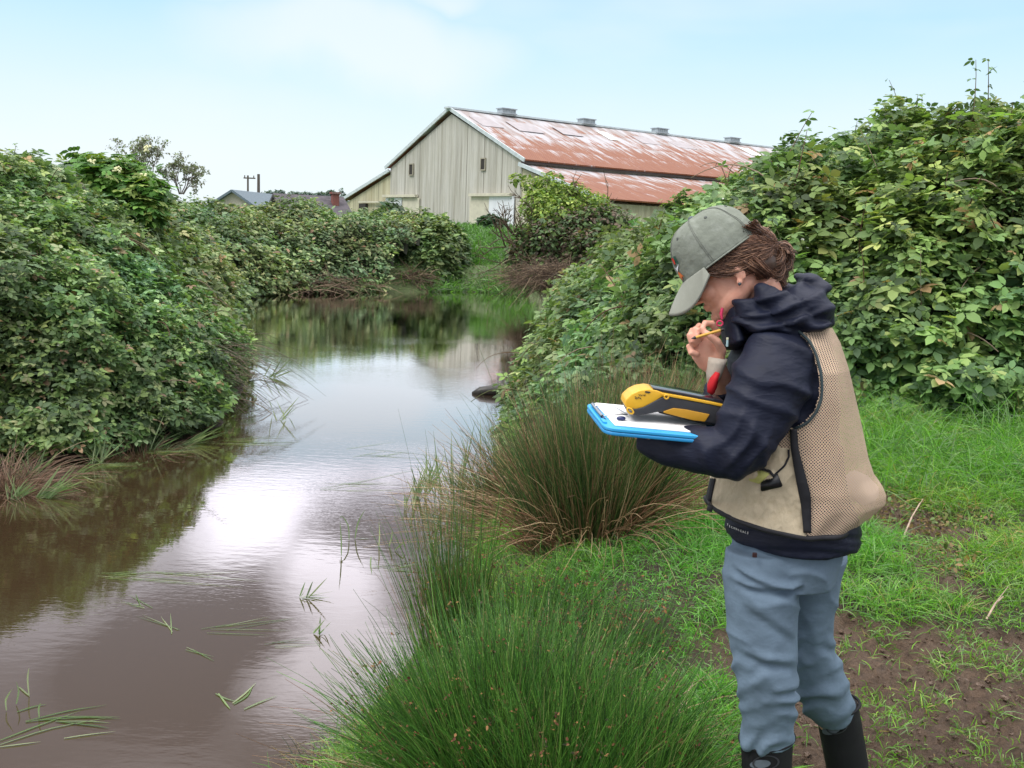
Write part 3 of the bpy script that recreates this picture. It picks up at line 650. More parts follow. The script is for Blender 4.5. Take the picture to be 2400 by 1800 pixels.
thicket('bramble_thicket', 'long low bramble thicket lining the far left shore below the dark roofed house', 'bramble', HL, (-17, -3.4), (22, 39), 90000, .125, SINGLE, BRG, [.3, .25, .22, .12, .08, .03], lambda x, y: (y >= 22) & (pond_sd(x, y) < 5.0) & (x < -3.7+.4*np.sin(y*1.5)), group='bramble thickets on the left bank', flowers=160, canes=60, step=.35)

# --- far end of the pond
def blobH(cx, cy, rx, ry, h, s=0, p=2.0, rough=.35):
    def f(x, y):
        d = np.sqrt(((x-cx)/rx)**2+((y-cy)/ry)**2); return gz(x, y, False)*0+.3+(h-.3)*np.clip(1-d**p, 0, 1)**.55*(1+rough*(fbm(x*.9, y*.9, s=s)-.5))-.5*(d > 1)
    return f
def at(px, py, Y): p = W(px, py, Y); return p
def blob_thicket(label, px, pytop, Y, wpx, ry, n, size, cols, tpl=SINGLE, name='bush', cat='bush', **k):
    c = W(px, pytop, Y); rx = wpx/FPX*Y/2
    return thicket(name, label, cat, blobH(c[0], Y, rx, ry, c[2], s=int(px)), (c[0]-rx, c[0]+rx), (Y-ry, Y+ry), n, size, tpl, cols, None, step=.25, **k)
DK = [(.03, .085, .035), (.045, .11, .045), (.025, .06, .03)]
blob_thicket('dark green rounded bush at the far end of the pond in front of the barn', 1015, 518, 36.5, 190, 2.6, 16000, .17, [(.09, .17, .07), (.13, .23, .08), (.06, .12, .05), (.18, .26, .11)], shoots=0)
blob_thicket('small green bush in front of the left barn door', 915, 480, 41, 100, 2, 4000, .28, [(.06, .10, .05), (.04, .08, .04), (.09, .12, .07)])
blob_thicket('low bush under the white right barn door', 1150, 505, 43, 90, 1.6, 2500, .28, DK)
BRN = [(.17, .12, .08), (.12, .08, .055), (.24, .18, .12), (.08, .06, .045), (.08, .12, .04)]
# green grassy gully between them
def gully():
    n = 42000; x = RNG.uniform(-6.5, 4.0, n); y = RNG.uniform(33, 44, n); sd = pond_sd(x, y); k = sd > -.2; x, y, sd = x[k], y[k], sd[k]
    z = .05+2.25*(1-np.exp(-np.maximum(sd, 0)/3.4)); m = len(x); b = np.stack([x, y, z-.1], 1)
    d = RNG.normal(size=(m, 3))*.35+[0, 0, 1]; v, f, c, _ = blades(b, d, RNG.uniform(.25, .6, m), np.full(m, .05), RNG.uniform(.2, .9, m), 3, pick([(.10, .24, .04), (.13, .30, .05), (.07, .16, .04)], m))
    gx, gy = np.meshgrid(np.arange(-5.5, 4.5, .3), np.arange(32.6, 46, .3)); s_ = pond_sd(gx, gy); gzz = .05+2.15*(1-np.exp(-np.maximum(s_, 0)/3.4))-.4*(s_ < .05)
    ny_, nx_ = gx.shape; i = (np.arange(ny_-1)[:, None]*nx_+np.arange(nx_-1)[None]).ravel(); V = np.stack([gx.ravel(), gy.ravel(), gzz.ravel()], 1)
    o1 = mesh_np('grass_slope', V, np.stack([i, i+1, i+nx_+1, i+nx_], 1), CANE, None, np.tile([[.05, .09, .02, 1]], (len(V), 1)), smooth=True); o1['kind'] = 'structure'
    o2 = mesh_np('slope_grass', v, f, GRASS, None, c); tag(o2, 'bright green grass on the slope below the barn', 'grass', kind='stuff')
gully()
def twiggy(label, px, pybase, Y, h, wd, n, cols, name='brush_heap', cat='brush', lenr=(.3, .9), thick=.012, droop=.5, group=None):
    b = W(px, pybase, Y); b[2] = max(b[2], .0); m = n; e = empty(name, b, label, cat, group)
    base = b+np.stack([RNG.normal(size=m)*wd*.4, RNG.normal(size=m)*wd*.25, RNG.random(m)*h*.8], 1)
    d = RNG.normal(size=(m, 3))*[1, .7, .6]+[0, -.2, .25]
    v, f, c, _ = blades(base, d, RNG.uniform(*lenr, m), np.full(m, thick), RNG.uniform(0, 1, m)*droop*2, 4, pick(cols, m), True); mesh_np('twigs', v, f, CANE, e, c); return e
twiggy('heap of dead brown bramble stems at the far water edge under the yellow bush', 1275, 668, 28, .55, 1.2, 1700, BRN, lenr=(.3, .85), thick=.016)
twiggy('smaller heap of dry brown stems left of the grassy gully', 955, 665, 33.5, .35, .8, 900, BRN+[(.2, .16, .1)], lenr=(.3, .9), thick=.03)
twiggy('dry brown stems along the foot of the far left thicket', 700, 676, 31, .4, 2.2, 2000, BRN, lenr=(.3, .9), thick=.025)
# yellow green hawthorn with bare twigs, dark ivy below
YG = [(.24, .34, .055), (.17, .27, .05), (.12, .21, .045), (.32, .40, .09)]
hb0 = W(1300, 650, 27); hb0[2] = .6
def cpx(px, py, Y): return tuple(W(px, py, Y))
tree('hawthorn_bush', 'yellow green leafy bush with bare twigs in front of the right end of the barn', 'bush', hb0, 3.2,
     [(cpx(1290, 432, 27), .38), (cpx(1255, 452, 27), .26), (cpx(1262, 482, 26.6), .5), (cpx(1322, 470, 27), .5), (cpx(1355, 492, 27), .5), (cpx(1300, 490, 27), .5), (cpx(1380, 500, 27), .6), (cpx(1300, 525, 26.4), .8), (cpx(1240, 432, 27), .22), (cpx(1210, 420, 27), .18), (cpx(1352, 455, 27.3), .35), (cpx(1405, 478, 27.5), .3)], YG, .10, 12000, SINGLE, (.10, .075, .05), r0=.06, n0=6, depth=4, spread=.6, lean=(-.15, 0))
tree('dark_bush', 'dark green and brown shrub tangle under the yellow green bush on the far right shore', 'bush', tuple(W(1320, 660, 25.5)[:2])+(.5,), 1.6,
     [(cpx(1310, 575, 26), .9), (cpx(1370, 560, 26), .9), (cpx(1250, 590, 26.5), .7), (cpx(1400, 600, 25), .8), (cpx(1300, 640, 25.5), .6), (cpx(1420, 540, 26), .7)], [(.06, .10, .04), (.08, .14, .05), (.09, .065, .045), (.14, .10, .07), (.12, .19, .055)], .12, 22000, SINGLE, (.09, .06, .045), r0=.05, n0=7, depth=3, spread=.7)
twiggy('tangle of brown dead twigs on the right far shore', 1330, 668, 24.6, .6, 1.4, 1900, BRN[:4], lenr=(.25, .75), thick=.012)
# elderberry with cream flower heads and bare shrub on the left crest
eb = W(250, 400, 15.5)
e_ = tree('elderberry_shrub', 'bright green elderberry with long leaves and cream flower heads standing above the left thicket', 'shrub', (eb[0], eb[1], 1.8), 1.2,
     [(cpx(180, 402, 15.5), .24), (cpx(225, 396, 15.5), .28), (cpx(275, 404, 15.5), .32), (cpx(245, 430, 15.2), .45), (cpx(310, 425, 15.3), .36), (cpx(330, 460, 15), .36), (cpx(205, 440, 15.2), .34), (cpx(345, 490, 14.8), .28)], [(.10, .24, .04), (.14, .27, .05), (.07, .17, .035), (.20, .27, .06)], .115, 2200, PINN, (.12, .10, .06), r0=.03, n0=4, depth=2, jit=.35)
for px, py in ((275, 398), (245, 412), (335, 415), (325, 455), (350, 470), (185, 418), (130, 446), (215, 380), (345, 350)):
    p = W(px, py, 14.9); bm = bmesh.new()
    for k in range(14): add_ball(bm, (p[0]+random.uniform(-.05, .05), p[1]+random.uniform(-.04, .04), p[2]+random.uniform(-.04, .05)), (.018, .018, .016), seg=6)
    bm_obj('flower_head', bm, bpy.data.materials.get('cream_blossom') or mat_simple('cream_blossom', (.72, .70, .42), .7, .1), e_)
tree('elderberry_shrub', 'yellow green leafy sprays at the far left on top of the thicket', 'shrub', tuple(W(110, 470, 13)[:2])+(1.9,), .7, [(cpx(90, 470, 13), .26), (cpx(125, 455, 13), .2), (cpx(40, 475, 13), .22), (cpx(75, 500, 12.6), .22)], [(.22, .28, .05), (.15, .22, .04), (.10, .16, .04)], .13, 420, PINN, (.12, .10, .06), r0=.02, n0=3, depth=2, jit=.35)
def bare(name, label, px, pyb, Y, h, spread, n0, nl, leaf, lean=(0, 0), depth=4, r0=.022):
    b = W(px, pyb, Y); e = empty(name, b, label, 'shrub'); pth, rd, tips = branch_paths(b, h, spread, n0, depth, r0, lean, ratio=.64)
    v, f, c = tubes(pth, rd, 4, (.20, .17, .15)); mesh_np('branches', v, f, CANE, e, c)
    pp = np.vstack([q[2:] for q in pth[n0:]]); j = RNG.choice(len(pp), nl); pos = pp[j]+RNG.normal(size=(nl, 3))*.015
    v, f, c = leaf_cloud(pos, rand_dirs(nl), leaf, SINGLE, [(.20, .25, .16), (.26, .30, .20), (.20, .19, .15)], jit=.9); mesh_np('leaves', v, f, LEAF, e, c)
bare('bare_shrub', 'tall nearly leafless fan of fine twigs sticking up behind the left thicket', 345, 440, 19.5, 1.12, .55, 8, 1700, .045, lean=(-.15, 0), depth=5, r0=.013)
bare('bare_shrub', 'lower nearly leafless twiggy shrub just left of the beige shed', 425, 455, 20, .85, .6, 8, 1700, .045, lean=(.22, 0), depth=5, r0=.013)

# --- right thicket
FR = [(2.6, 27), (1.6, 22), (1.15, 17)]+[tuple(onZ(*p)[:2]) for p in ((1292, 800, 0), (1250, 900, 0), (1228, 990, 0))]+[(.30, 8.3), (1.0, 7.3), (1.9, 6.75), (3.2, 6.5), (5.0, 6.2), (9, 5.5)]
FRr = FR[::-1]
def fsd(x, y): return -polyline_sd(x, y, FRr)
def HR(x, y):
    s = fsd(x, y)*1.0; und = fbm(x*.45, y*.45, s=41, o=2)-.5; fine = fbm(x*1.4, y*1.4, s=43, o=2)-.5
    side = sstep(0, 6, x-.22*(y-8)); hm = 2.50+1.15*side+.25*sstep(9, 7, y)*sstep(2, 4, x)
    g0 = np.maximum(gz(x, y, False), .0); hm = hm+.5*und
    return np.maximum(g0*.6, 0)+(hm-g0*.6)*(1-np.exp(-np.maximum(s+.05, 0)/(1.0+.35*sstep(2.5, 0, x))))*np.where(s > -.05, 1, 0)+fine*.75*sstep(0, .5, s)
thicket('bramble_thicket', 'tall bramble thicket filling the right side behind the person, leafy shoots against the sky', 'bramble', HR, (1.6, 9.5), (5.6, 14), 105000, .074, TRIF, BR, BRW, lambda x, y: (fsd(x, y) > -.3) & (fsd(x, y) < 4.5) & (x > 1.9+.25*np.sin(y*3)), depth=.45, shoots=420, flowers=60, canes=200, shoot_h=.55, clump=.85)
thicket('bramble_thicket', 'pale green bramble thicket between the pond edge and the person', 'bramble', HR, (-1, 6.8), (7.0, 20), 95000, .070, TRIF, BRG[:3]+BR, [.16, .10, .16, .2, .14, .12, .07, .03, .02], lambda x, y: (fsd(x, y) > -.3) & (fsd(x, y) < 4) & (x <= 1.9+.25*np.sin(y*3)+np.maximum(y-11, 0)*.6), depth=.4, shoots=320, flowers=200, canes=140, shoot_h=.35, clump=.75)

# ------------------------------------------------------------------ rushes, grass, water plants
RG = [(.060, .175, .025), (.095, .24, .035), (.036, .10, .02), (.15, .30, .05), (.20, .23, .08)]
def tussock(label, px, py, z, n, h, spread, rad, cols, w=None, wd=.0032, bend=(.05, .45), seeds=0, group='rush tussocks on the near bank', name='rush_tussock', lean=(0, 0), dead=0, dcols=None, zb=None, below=.0):
    b = onZ(px, py, z); e = empty(name, b, label, 'rush', group)
    a = RNG.uniform(0, 2*math.pi, n); r = rad*np.sqrt(RNG.random(n)); bx_, by_ = b[0]+r*np.cos(a), b[1]+r*np.sin(a)
    if rad > .12: kc = max(14, int(90*rad/.3)); ci = RNG.integers(0, kc, n); ca2 = RNG.uniform(0, 2*math.pi, kc); cr2 = rad*np.sqrt(RNG.random(kc)); mixq = .78; bx_ = bx_*(1-mixq)+mixq*(b[0]+cr2*np.cos(ca2))[ci]; by_ = by_*(1-mixq)+mixq*(b[1]+cr2*np.sin(ca2))[ci]; a = np.arctan2(by_-b[1], bx_-b[0]); r = np.hypot(bx_-b[0], by_-b[1])
    bz_ = np.maximum(gz(bx_, by_, False)-.03, -.15); base = np.stack([bx_, by_, bz_], 1)
    sp = spread*(r/rad)*RNG.uniform(.6, 1.25, n)+np.abs(RNG.normal(size=n))*.07
    d = np.stack([np.cos(a)*sp+lean[0]+RNG.normal(size=n)*.06, np.sin(a)*sp+lean[1]+RNG.normal(size=n)*.06, np.ones(n)], 1)
    Ln = h*(RNG.uniform(.45, 1.02, n)+.35*(RNG.random(n) < .07)*RNG.random(n))*(1-.12*(r/rad))*(.78+.44*vnoise(bx_*9, by_*9, s=int(px))); bd = RNG.uniform(*bend, n)*(.5+.7*r/rad)
    c = pick(cols, n, w)
    v, f, cc, P = blades(base, d, Ln, np.full(n, wd)*RNG.uniform(.7, 1.3, n), bd, 6, c, True); mesh_np('stems', v, f, RUSH, e, cc)['kind'] = 'stuff'
    if dead:
        a2 = RNG.uniform(0, 2*math.pi, dead); r2 = rad*RNG.uniform(.5, 1.15, dead); b2 = np.stack([b[0]+r2*np.cos(a2), b[1]+r2*np.sin(a2), np.zeros(dead)], 1); b2[:, 2] = np.maximum(gz(b2[:, 0], b2[:, 1], False), -.05)
        d2 = np.stack([np.cos(a2)*RNG.uniform(.3, 1.6, dead), np.sin(a2)*RNG.uniform(.3, 1.6, dead)-.2, np.ones(dead)], 1)
        v, f, cc, _ = blades(b2, d2, h*RNG.uniform(.4, .95, dead), np.full(dead, wd*1.1), RNG.uniform(.1, .7, dead), 5, pick(dcols, dead), True); mesh_np('dead_stems', v, f, RUSH, e, cc)['kind'] = 'stuff'
    if seeds:
        j = RNG.choice(n, seeds); tq = RNG.choice([4, 5], seeds); c0 = P[j, tq]+RNG.normal(size=(seeds, 3))*.004; k = 5
        pos = np.repeat(c0, k, 0)+RNG.normal(size=(seeds*k, 3))*.006
        v, f, cc = leaf_cloud(pos, rand_dirs(seeds*k), .011, SINGLE, [(.12, .045, .022), (.08, .03, .018), (.20, .10, .04)], jit=1); mesh_np('seed_heads', v, f, CANE, e, cc)['kind'] = 'stuff'
    return e
STRAW = [(.34, .23, .12), (.26, .15, .085), (.42, .31, .18), (.20, .10, .06)]
OL = [(.08, .15, .04), (.05, .10, .03), (.12, .19, .05), (.18, .16, .07)]
# big straw coloured tussock left of the person
tussock('large straw and dark green rush tussock in the middle, under the clipboard', 1385, 1300, .42, 3000, 1.00, .42, .34, OL+STRAW, [.30, .26, .14, .08, .10, .05, .04, .03], wd=.0048, bend=(.05, .35), dead=420, dcols=STRAW)
tussock('dark rush tussock at the water edge left of the straw coloured one', 1195, 1260, .12, 1300, .82, .55, .20, OL+STRAW[:1], None, wd=.004, dead=520, dcols=STRAW, lean=(-.1, 0))
tussock('olive rush clump standing behind the big straw tussock, right part hidden by the person', 1500, 1090, .65, 1500, .75, .35, .38, OL+STRAW[:2], None, wd=.004, seeds=260, dead=120, dcols=STRAW)
tussock('rush clump behind the yellow device at the foot of the brambles', 1590, 1010, .85, 1500, .62, .35, .45, OL+STRAW[:2], None, wd=.004, seeds=300)
# front green tussocks with brown seed heads
GW = [.36, .28, .2, .1, .06]
tussock('bright green rush tussock at the bottom edge, leftmost of the three, leaning over the water', 1130, 1860, .34, 2400, .66, .60, .24, RG, GW, wd=.0040, bend=(.02, .40), dead=160, dcols=STRAW, seeds=320, lean=(-.12, .05))
tussock('bright green rush tussock at the bottom centre with brown seed heads', 1275, 1900, .42, 3400, .70, .55, .29, RG, GW, wd=.0040, bend=(.02, .38), dead=200, dcols=STRAW, seeds=420, lean=(-.02, .08))
tussock('bright green rush tussock right beside the boots of the person', 1440, 1930, .46, 2000, .60, .42, .18, RG, GW, wd=.0040, bend=(.02, .38), dead=80, dcols=STRAW, seeds=200, lean=(-.05, .1))
tussock('thin reddish green rush stems standing at the water edge behind the front tussocks', 1065, 1560, .22, 620, .78, .16, .16, RG[:3]+[(.22, .16, .07)], None, wd=.003, bend=(0, .25), seeds=40, lean=(-.06, 0))
tussock('sparse rush clump between the front tussocks and the big straw one', 1220, 1500, .40, 650, .42, .5, .34, RG[:3]+OL[:2], None, wd=.003, seeds=220)
tussock('rush clump growing behind the bright green front tussocks in front of the grass', 1400, 1560, .48, 700, .34, .5, .34, RG[:3]+OL[:2], None, wd=.003, seeds=300)
# drooping brown sedge on the left bank
tussock('drooping brown sedge clump at the foot of the left thicket', 10, 1050, .30, 1100, .70, .9, .26, [(.20, .12, .075), (.14, .075, .05), (.10, .09, .04), (.28, .18, .12)], None, wd=.006, bend=(.5, 1.1), group='sedge clumps', name='sedge_clump')
tussock('brown and green sedge hanging over the water under the left thicket', 330, 985, .30, 380, .42, 1.0, .35, [(.20, .12, .075), (.12, .08, .05), (.07, .13, .04)], None, wd=.006, bend=(.4, 1.0), group='sedge clumps', name='sedge_clump')

# grass sward
def sward():
    n = 170000; x = RNG.uniform(-.6, 5.2, n*2); y = 1.9+5.6*RNG.random(n*2)**1.15; sd = pond_sd(x, y); m = mudmask(x, y); cl = fbm(x*3.1, y*3.1, s=61, o=3); fine = vnoise(x*14, y*14, s=66)
    tall = sstep(4.6, 6.2, y)
    px_, _ = (x*0, 0)
    dens = (1-.90*sstep(.25, .8, m))*sstep(.24, .48, cl+.16*tall+.10)*(.35+.65*fine)
    tuft = (vnoise(x*6, y*6, s=71) > .52)*.8; dens = np.maximum(dens, tuft*(1-.35*m)*(fine > .35))
    k = (sd > .08) & (RNG.random(n*2) < dens) & (x < .62*y+1.0); x, y, cl, m, tall = x[k], y[k], cl[k], m[k], tall[k]; x, y, cl, m, tall = (q[:n] for q in (x, y, cl, m, tall)); n = len(x); print('grass', n)
    b = np.stack([x, y, gz(x, y)-.005], 1); hgt = (.045+.12*sstep(.35, .7, cl)+.16*tall*RNG.random(n))*RNG.uniform(.5, 1.4, n)*(1-.60*m)
    d = RNG.normal(size=(n, 3))*.45+[0, 0, 1]; d[:, 2] = np.abs(d[:, 2])+.15
    yel = vnoise(x*1.7, y*1.7, s=77)
    c = pick([(.12, .36, .03), (.17, .44, .045), (.075, .24, .028), (.24, .47, .07), (.33, .31, .13)], n, [.36, .25, .22, .12, .05]); c[:, 0] *= .8+.6*yel; 
    v, f, cc, _ = blades(b, d, hgt, np.full(n, .0042), RNG.uniform(.2, 1.1, n), 3, c); o = mesh_np('grass', v, f, GRASS, None, cc); tag(o, 'bright green short grass on the bank around the trodden mud', 'grass', kind='stuff')
    # taller grass at the foot of the brambles
    n = 26000; x = RNG.uniform(-.2, 6.5, n); y = RNG.uniform(4.6, 7.6, n); s = fsd(x, y); k = (s > -1.5) & (s < .35) & (pond_sd(x, y) > .2) & (fbm(x*2, y*2, s=81) > .36); x, y = x[k], y[k]; n = len(x)
    b = np.stack([x, y, gz(x, y, False)-.01], 1); d = RNG.normal(size=(n, 3))*.3+[0, 0, 1]
    v, f, cc, _ = blades(b, d, RNG.uniform(.15, .48, n), np.full(n, .006), RNG.uniform(.2, 1.0, n), 4, pick([(.13, .34, .035), (.18, .40, .05), (.07, .20, .03), (.10, .26, .05)], n)); o = mesh_np('tall_grass', v, f, GRASS, None, cc); tag(o, 'tall lush grass along the foot of the brambles on the right', 'grass', kind='stuff')
    # mossy herbs on the mud bank right of the vest
    n = 9000; x = RNG.uniform(1.2, 4.0, n); y = RNG.uniform(4.2, 5.4, n); k = fbm(x*3, y*3, s=91) > .5; x, y = x[k], y[k]; n = len(x)
    P = np.stack([x, y, gz(x, y)+RNG.random(n)*.05], 1); v, f, c = leaf_cloud(P, rand_dirs(n), .022, SINGLE, [(.16, .18, .05), (.20, .14, .05), (.10, .16, .04), (.26, .16, .07)], jit=.6); o = mesh_np('herb_cover', v, f, GRASS, None, c); tag(o, 'reddish and olive low herbs on the mud bank right of the vest', 'herbs', kind='stuff')
sward()
# mud clods and twigs
def clods():
    bm = bmesh.new(); k = 0
    while k < 1500:
        x, y = random.uniform(.9, 3.4), random.uniform(2.3, 5.2)
        if float(mudmask(np.array(x), np.array(y))) < .45: continue
        k += 1; r = random.choice((.003, .004, .006, .010))*random.uniform(.6, 1.3); z = float(gz(np.array(x), np.array(y)))
        bmesh.ops.create_icosphere(bm, subdivisions=2, radius=1, matrix=T((x, y, z+r*.2)) @ Matrix.Rotation(random.random()*6, 4, 'Z') @ Matrix.Diagonal((r, r*random.uniform(.6, 1), r*.6, 1)))
    for v in bm.verts: v.co += Vector((random.gauss(0, 1), random.gauss(0, 1), random.gauss(0, 1)))*.0022
    o = bm_obj('mud_crumbs', bm, mat_simple('mud_crumb', (.10, .064, .042), .6, .4, 30, .8, 120), None); tag(o, 'small brown crumbs of trodden mud scattered over the path', 'mud', kind='stuff')
clods()
M_TWIG = mat_simple('dry_twig', (.36, .27, .20), .8, .3, 30)
for (x0, y0), (x1, y1), lab in (((2215, 1025), (2325, 965), 'pale forked dry twig lying in the grass right of the vest'), ((2108, 1320), (2150, 1240), 'straight brown stick leaning on the mud bank right of the jacket hem'), ((2312, 1450), (2350, 1410), 'short bent dry stalk standing at the right edge of the mud'), ((1640, 1530), (1570, 1640), 'thin pale stalk leaning beside the left trouser leg'), ((2130, 1090), (2190, 1050), 'thin twig in the grass just right of the vest back')):
    a_ = onZ(x0, y0, .78 if y0 < 1200 else .62); b_ = onZ(x1, y1, (.78 if y0 < 1200 else .62)+.03); b_[2] += .03; 
    za, zb_ = [float(gz(np.array(q[0]), np.array(q[1]))) for q in (a_, b_)]; a_[2] = za+.01; b_[2] = zb_+.05; m_ = (a_+b_)/2+np.array([0, 0, .02])
    e = empty('twig', a_, lab, 'twig'); v, f, c = tubes([[a_, m_, b_], [m_, m_+(b_-a_)*.25+[0.03, 0, .05]]], [[.005, .0045, .003], [.003, .0015]], 6); mesh_np('stick', v, f, M_TWIG, e)
# floating and emergent water grass, one clump = one thing
WG = [(.20, .28, .12), (.12, .21, .06), (.30, .36, .20), (.08, .15, .04)]
def wclump(label, pts, group='floating grass on the pond', name='water_grass', thin=1):
    """pts: list of pixel polylines with heights (px, py, z)"""
    P0 = onZ(pts[0][0][0], pts[0][0][1]); e = empty(name, P0, label, 'water grass', group)
    vs = []
    for pl in pts:
        q = []
        b0 = onZ(pl[0][0], pl[0][1], 0)
        for (px, py, z) in pl: q.append(onZ(px, py, max(z, .004)) if z < .02 else W(px, py, b0[1]))
        q = np.array(q); k = 7; t_ = np.linspace(0, 1, len(q)); tt = np.linspace(0, 1, k); r = np.stack([np.interp(tt, t_, q[:, i]) for i in range(3)], 1)
        r[1:-1] = (r[1:-1]*2+r[:-2]+r[2:])/4; vs.append(r)
    V, F, Cc, o = [], [], [], 0
    for r in vs:
        k = len(r); tan = np.gradient(r, axis=0); s = np.cross(tan, np.array([.2, 1, .6]) if abs(tan[0, 2]) > .01 else np.array([0, 0.1, 1.])); s /= np.linalg.norm(s, axis=1, keepdims=True)+1e-9
        wv_ = thin*.0042*np.array([.6, .9, 1, 1, .8, .5, .12])*math.sqrt(max(1, np.linalg.norm(r[0]-CAM)/6)); a = r-s*wv_[:, None]; b = r+s*wv_[:, None]; V.append(np.stack([a, b], 1).reshape(-1, 3))
        i = np.arange(k-1)[:, None]*2+np.array([[0, 1, 3, 2]]); F.append(i+o); o += 2*k; Cc.append(np.repeat(pick(WG, 1, jit=.15), 2*k, 0))
    mesh_np('blades', np.vstack(V), np.vstack(F), GRASS, e, np.vstack(Cc)); return e
def fan(cx, cy, n, L, a0, a1, up=0.0, curve=0):
    r = []
    for i in range(n):
        a = math.radians(random.uniform(a0, a1)); l = L*random.uniform(.25, 1.15); x0, y0 = cx+random.uniform(-L*.2, L*.2), cy+random.uniform(-L*.05, L*.05)
        z = up*random.uniform(.4, 1); r.append([(x0, y0, 0), (x0+l*.5*math.cos(a), y0-l*.5*math.sin(a)*(1 if z else .35), z*.6), (x0+l*math.cos(a+curve*.5), y0-l*math.sin(a+curve)*(1 if z else .35), z)])
    return r
wclump('fan of long pale green blades floating at the bottom left corner', [[(0, 1735, 0), (90, 1700, 0), (190, 1665, 0)], [(0, 1745, 0), (120, 1705, 0), (265, 1680, 0)], [(60, 1690, 0), (160, 1665, 0), (250, 1652, 0)], [(90, 1688, 0), (200, 1680, 0), (282, 1684, 0)], [(130, 1690, 0), (220, 1700, 0), (255, 1706, 0)], [(0, 1750, 0), (95, 1738, 0)], [(60, 1692, 0), (150, 1678, 0), (282, 1680, 0)], [(150, 1730, 0), (200, 1722, 0), (270, 1714, 0)], [(40, 1668, 0), (80, 1655, 0), (110, 1650, 0)], [(130, 1690, 0), (210, 1690, 0), (260, 1694, 0)]])
wclump('short upright curled green blades at the left edge near the bottom', [[(15, 1665, 0), (12, 1640, .06), (28, 1615, .10)], [(38, 1650, 0), (45, 1620, .07), (38, 1598, .12)], [(92, 1682, 0), (90, 1660, .05), (95, 1648, .08)], [(68, 1630, 0), (64, 1590, .10), (68, 1565, .14)], [(45, 1610, 0), (62, 1625, 0), (70, 1632, 0)]])
wclump('pair of pale grass heads floating in the bright reflection near the bottom', [[(512, 1625, 0), (530, 1650, 0), (540, 1662, 0)], [(545, 1648, 0), (575, 1625, 0), (600, 1600, 0)], [(548, 1650, 0), (580, 1632, 0), (592, 1608, 0)], [(572, 1662, 0), (610, 1645, 0), (650, 1630, 0)], [(505, 1625, 0), (530, 1638, 0), (560, 1645, 0)]])
wclump('upright green blades standing in the water left of the rushes', [[(800, 1302, 0), (800, 1265, .15), (797, 1222, .28)], [(818, 1265, 0), (818, 1230, .15), (800, 1206, .22), (797, 1215, .2)], [(832, 1262, 0), (838, 1225, .16), (855, 1195, .28)], [(888, 1280, 0), (890, 1250, .12), (888, 1222, .24)], [(870, 1305, 0), (868, 1320, .0), (872, 1345, .0)], [(912, 1280, 0), (918, 1260, .1), (920, 1240, .16)], [(925, 1290, 0), (946, 1270, .08), (950, 1285, .04)], [(838, 1261, 0), (866, 1262, 0)]])
wclump('dense emergent green blades at the edge of the dark rushes', fan(985, 1165, 24, 90, 55, 120, .3)+fan(1010, 1120, 14, 80, 60, 120, .3)+fan(960, 1190, 8, 60, 70, 120, .2))
wclump('thin curved stems rising from the water beside the dark rush tussock', fan(1060, 1180, 20, 150, 75, 125, .35)+fan(1100, 1120, 14, 130, 70, 120, .35))
for cx, cy, n, L, a0, a1, up, lab in ((300, 1035, 16, 90, -10, 50, .12, 'tufts of bright grass floating under the left thicket'), (440, 1040, 20, 90, -5, 40, .10, 'flat bright blades floating in front of the left sedge'), (480, 975, 14, 60, 20, 100, .18, 'upright light green grass tuft at the tip of the left thicket'), (100, 1165, 26, 90, 5, 60, .12, 'green grass tuft in the dark reflection at the left edge'), (30, 1170, 14, 60, 10, 120, .10, 'reddish green blades at the very left edge of the water'), (180, 1115, 12, 70, -30, 40, .05, 'small spread of thin blades between the left edge and the thicket foot'), (520, 1035, 10, 100, -5, 10, 0, 'long thin pale blades lying flat off the thicket tip'), (250, 1350, 8, 90, -8, 18, 0, 'broken pale blades floating across the dark reflection'), (350, 1350, 7, 140, -12, 5, .0, 'string of long thin blades floating toward the bright reflection'), (340, 1420, 5, 60, 100, 150, 0, 'small frayed blades drifting left of centre'), (405, 1480, 4, 70, 100, 130, 0, 'frayed pale grass head drifting below centre left'), (500, 1475, 5, 110, 0, 25, 0, 'faint thin blades in the middle of the grey water'), (445, 1520, 3, 50, -60, -30, 0, 'single pale strip floating below the frayed grass head'), (620, 1512, 4, 80, -5, 20, 0, 'few thin stems near the bright patch bottom'), (710, 1400, 6, 60, -10, 70, .1, 'bent stalk forming a triangle on the bright water'), (740, 1485, 5, 50, 30, 100, .06, 'tiny tuft on the bright water right of the triangle stalk'), (1010, 1120, 14, 170, -10, 15, 0, 'scatter of long thin blades floating left of the dark rushes'), (780, 1140, 8, 120, -10, 25, 0, 'thin blades lying on the bright water in mid pond'), (850, 1060, 7, 120, -10, 30, 0, 'thin floating stems in the upper bright water'), (660, 985, 4, 60, 20, 120, .05, 'lone thin stalks poking from the bright water'), (900, 1330, 8, 90, -15, 25, 0, 'pale strings of weed near the upright blades'), (630, 885, 8, 60, -20, 70, .1, 'thin bent stems just off the near thicket tip')):
    wclump(lab, fan(cx, cy, int(n*(1.7 if up else 1.2)), L*(1 if up else 1.7), a0-(0 if up else 14), a1+(0 if up else 10), up), thin=(1 if up else .6))
for cx, cy, n, L, lab in ((230, 1085, 26, 80, 'bright grass tuft at the water edge left of the flat floating blades'), (350, 1050, 24, 90, 'leaning green grass tuft under the middle of the near thicket'), (455, 1000, 24, 80, 'light green tuft just below the thicket tip'), (70, 1120, 22, 80, 'grass tuft in front of the drooping brown sedge')):
    wclump(lab, fan(cx, cy, n, L, 20, 150, .16)+fan(cx, cy+6, n//2, L*1.4, -8, 12, 0))
